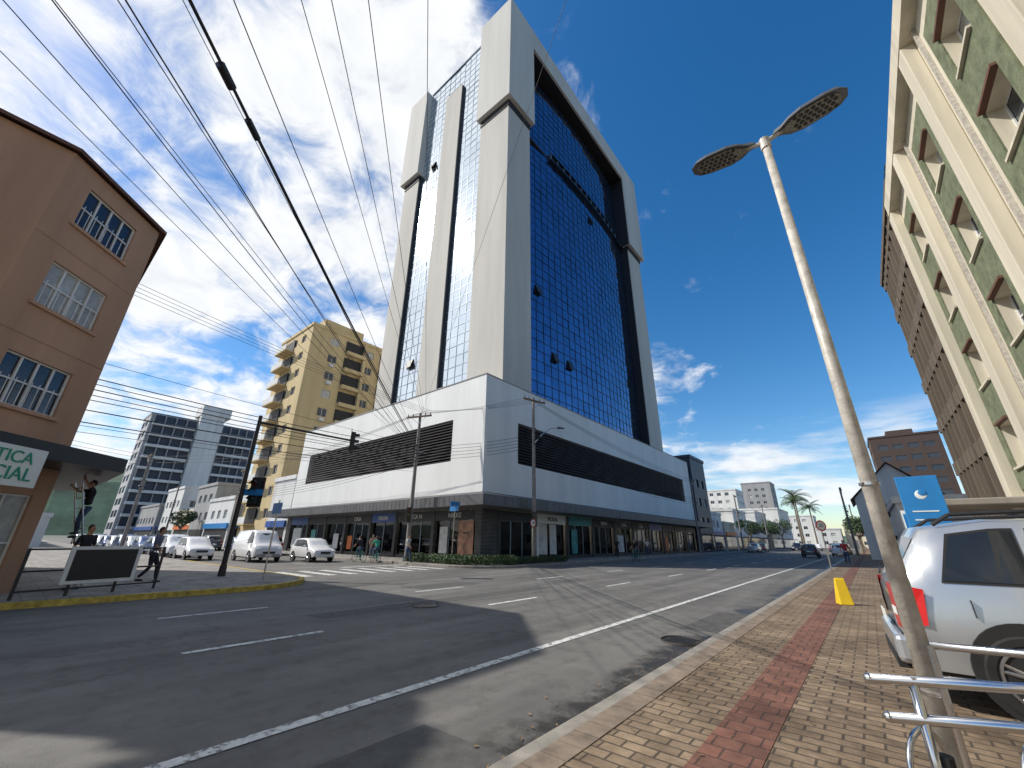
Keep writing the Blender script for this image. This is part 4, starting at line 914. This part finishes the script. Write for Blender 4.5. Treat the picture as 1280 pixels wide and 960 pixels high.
def bicycle(x,y,rz,z,m):
    o=Obj('bicycle',(x,y,z),rz)
    for yy in(-.5,.53):
        o.ring('wheels',RUB,(0,yy,.33),(1,0,0),.31,.018,24,6)
        for k in range(8): a=k*math.pi/8; d=Vector((0,math.cos(a)*.3,math.sin(a)*.3)); o.tube('spokes',STEEL,Vector((0,yy,.33))-d,Vector((0,yy,.33))+d,.003,.003,4)
    for a,b in(((0,-.5,.33),(0,-.05,.3)),((0,-.05,.3),(0,-.2,.82)),((0,-.2,.82),(0,-.5,.33)),((0,-.05,.3),(0,.38,.8)),((0,-.18,.75),(0,.36,.84)),((0,.38,.8),(0,.53,.33)),((0,.36,.84),(0,.34,1.0))): o.tube('frame',m,a,b,.018)
    o.tube('handlebar',BLACK,(-.26,.4,1.02),(.26,.4,1.02),.014); o.tube('stem',BLACK,(0,.34,1.0),(0,.4,1.02),.016); o.sphere('saddle',BLACK,(0,-.22,.87),.07,.14,.035)
    o.tube('cranks',BLACK,(-.1,.05,.4),(-.1,-.05,.3),.012); o.tube('cranks',BLACK,(.1,-.12,.18),(.1,-.05,.3),.012); o.tube('cranks',BLACK,(-.1,-.05,.3),(.1,-.05,.3),.014)
    o.finish()
for x,y,rz,s in((-26.6,17.2,R(80),C4),(-28.2,16.9,R(95),C1),(-15.9,36,R(180),C1)):
    bicycle(x,y,rz,.0,GRNS); person('cyclist',(x,y,0),rz,s,C2,'cycle')
# ------------------------------------------------------------------ sky & sun
sd=Vector((-.615,-.41,.673)).normalized()
w=bpy.data.worlds.new('World'); S.world=w; w.use_nodes=True; nt=w.node_tree; nt.nodes.clear(); L=nt.links.new; Nn=nt.nodes.new
out=Nn('ShaderNodeOutputWorld'); bg=Nn('ShaderNodeBackground'); L(bg.outputs[0],out.inputs[0]); bg.inputs[1].default_value=.15
sky=Nn('ShaderNodeTexSky'); sky.sky_type='NISHITA'; sky.sun_disc=False; sky.sun_elevation=math.asin(sd.z); sky.sun_rotation=math.atan2(sd.x,sd.y)%(2*math.pi); sky.air_density=1.0; sky.dust_density=.5; sky.ozone_density=2.0; sky.altitude=0
tc=Nn('ShaderNodeTexCoord'); sx=Nn('ShaderNodeSeparateXYZ'); L(tc.outputs['Generated'],sx.inputs[0])
def math_(op,a,b=None):
    m=Nn('ShaderNodeMath'); m.operation=op
    for i,v in enumerate((a,b)):
        if v is None: continue
        if isinstance(v,(int,float)): m.inputs[i].default_value=v
        else: L(v,m.inputs[i])
    return m.outputs[0]
def mr(v,a,b,c,d,sm=True):
    m=Nn('ShaderNodeMapRange'); m.interpolation_type='SMOOTHSTEP' if sm else 'LINEAR'; L(v,m.inputs[0]); 
    for i,x in zip((1,2,3,4),(a,b,c,d)): m.inputs[i].default_value=x
    return m.outputs[0]
zz=math_('ADD',math_('MAXIMUM',sx.outputs[2],0.0),.28)
cb=Nn('ShaderNodeCombineXYZ'); L(math_('DIVIDE',sx.outputs[0],zz),cb.inputs[0]); L(math_('DIVIDE',sx.outputs[1],zz),cb.inputs[1])
def nz(vec,sc,det,rg,dist=0):
    n=Nn('ShaderNodeTexNoise'); n.inputs['Scale'].default_value=sc; n.inputs['Detail'].default_value=det; n.inputs['Roughness'].default_value=rg; n.inputs['Distortion'].default_value=dist; L(vec,n.inputs[0]); return n.outputs[0]
big=nz(cb.outputs[0],1.9,3,.5); fine=nz(cb.outputs[0],8,10,.62,.5)
dens=math_('ADD',math_('MULTIPLY',big,.6),math_('MULTIPLY',fine,.4))
dirm=mr(sx.outputs[0],.1,-.55,-.13,.08)
south=mr(sx.outputs[1],.05,-.35,0,.1)
dens=math_('ADD',math_('ADD',dens,dirm),south)
c1=mr(dens,.48,.64,0,.97)
mp=Nn('ShaderNodeMapping'); mp.inputs['Scale'].default_value=(2,2,11); L(tc.outputs['Generated'],mp.inputs[0])
lowc=nz(mp.outputs[0],1.6,9,.6,.2)
band=math_('MULTIPLY',mr(sx.outputs[2],.02,.08,0,1),mr(sx.outputs[2],.27,.16,0,1))
c2=math_('MULTIPLY',mr(lowc,.45,.66,0,.9),band)
cf=math_('MAXIMUM',c1,c2)
hs_=Nn('ShaderNodeHueSaturation'); hs_.inputs['Saturation'].default_value=1.38; hs_.inputs['Value'].default_value=1.05; L(sky.outputs[0],hs_.inputs['Color'])
shade=mr(fine,.35,.65,.78,1.0); 
cc=Nn('ShaderNodeMix'); cc.data_type='RGBA'; L(shade,cc.inputs[0]); cc.inputs[6].default_value=(3.0,3.3,3.8,1); cc.inputs[7].default_value=(6.9,7.0,7.1,1)
mx=Nn('ShaderNodeMix'); mx.data_type='RGBA'; L(cf,mx.inputs[0]); L(hs_.outputs[0],mx.inputs[6]); L(cc.outputs[2],mx.inputs[7]); L(mx.outputs[2],bg.inputs[0])
ld=bpy.data.lights.new('sun','SUN'); ld.energy=4.9; ld.angle=R(.5); ld.color=(1,.95,.87); lo=bpy.data.objects.new('sun',ld); COL.objects.link(lo); lo.rotation_euler=(-sd).to_track_quat('-Z','Y').to_euler()
# ------------------------------------------------------------------ camera
cd=bpy.data.cameras.new('camera'); cam=bpy.data.objects.new('camera',cd); COL.objects.link(cam); S.camera=cam
cd.sensor_width=36; cd.lens=500/1280*36; cd.clip_start=.05; cd.clip_end=6000
Mx=Matrix.Rotation(R(40),4,'Z')@Matrix.Rotation(R(90+21.3),4,'X')@Matrix.Rotation(R(.7),4,'Z'); Mx.translation=Vector((0,0,1.6)); cam.matrix_world=Mx
S.view_settings.view_transform='Standard'; S.view_settings.look='None'; S.view_settings.exposure=0; S.view_settings.gamma=1
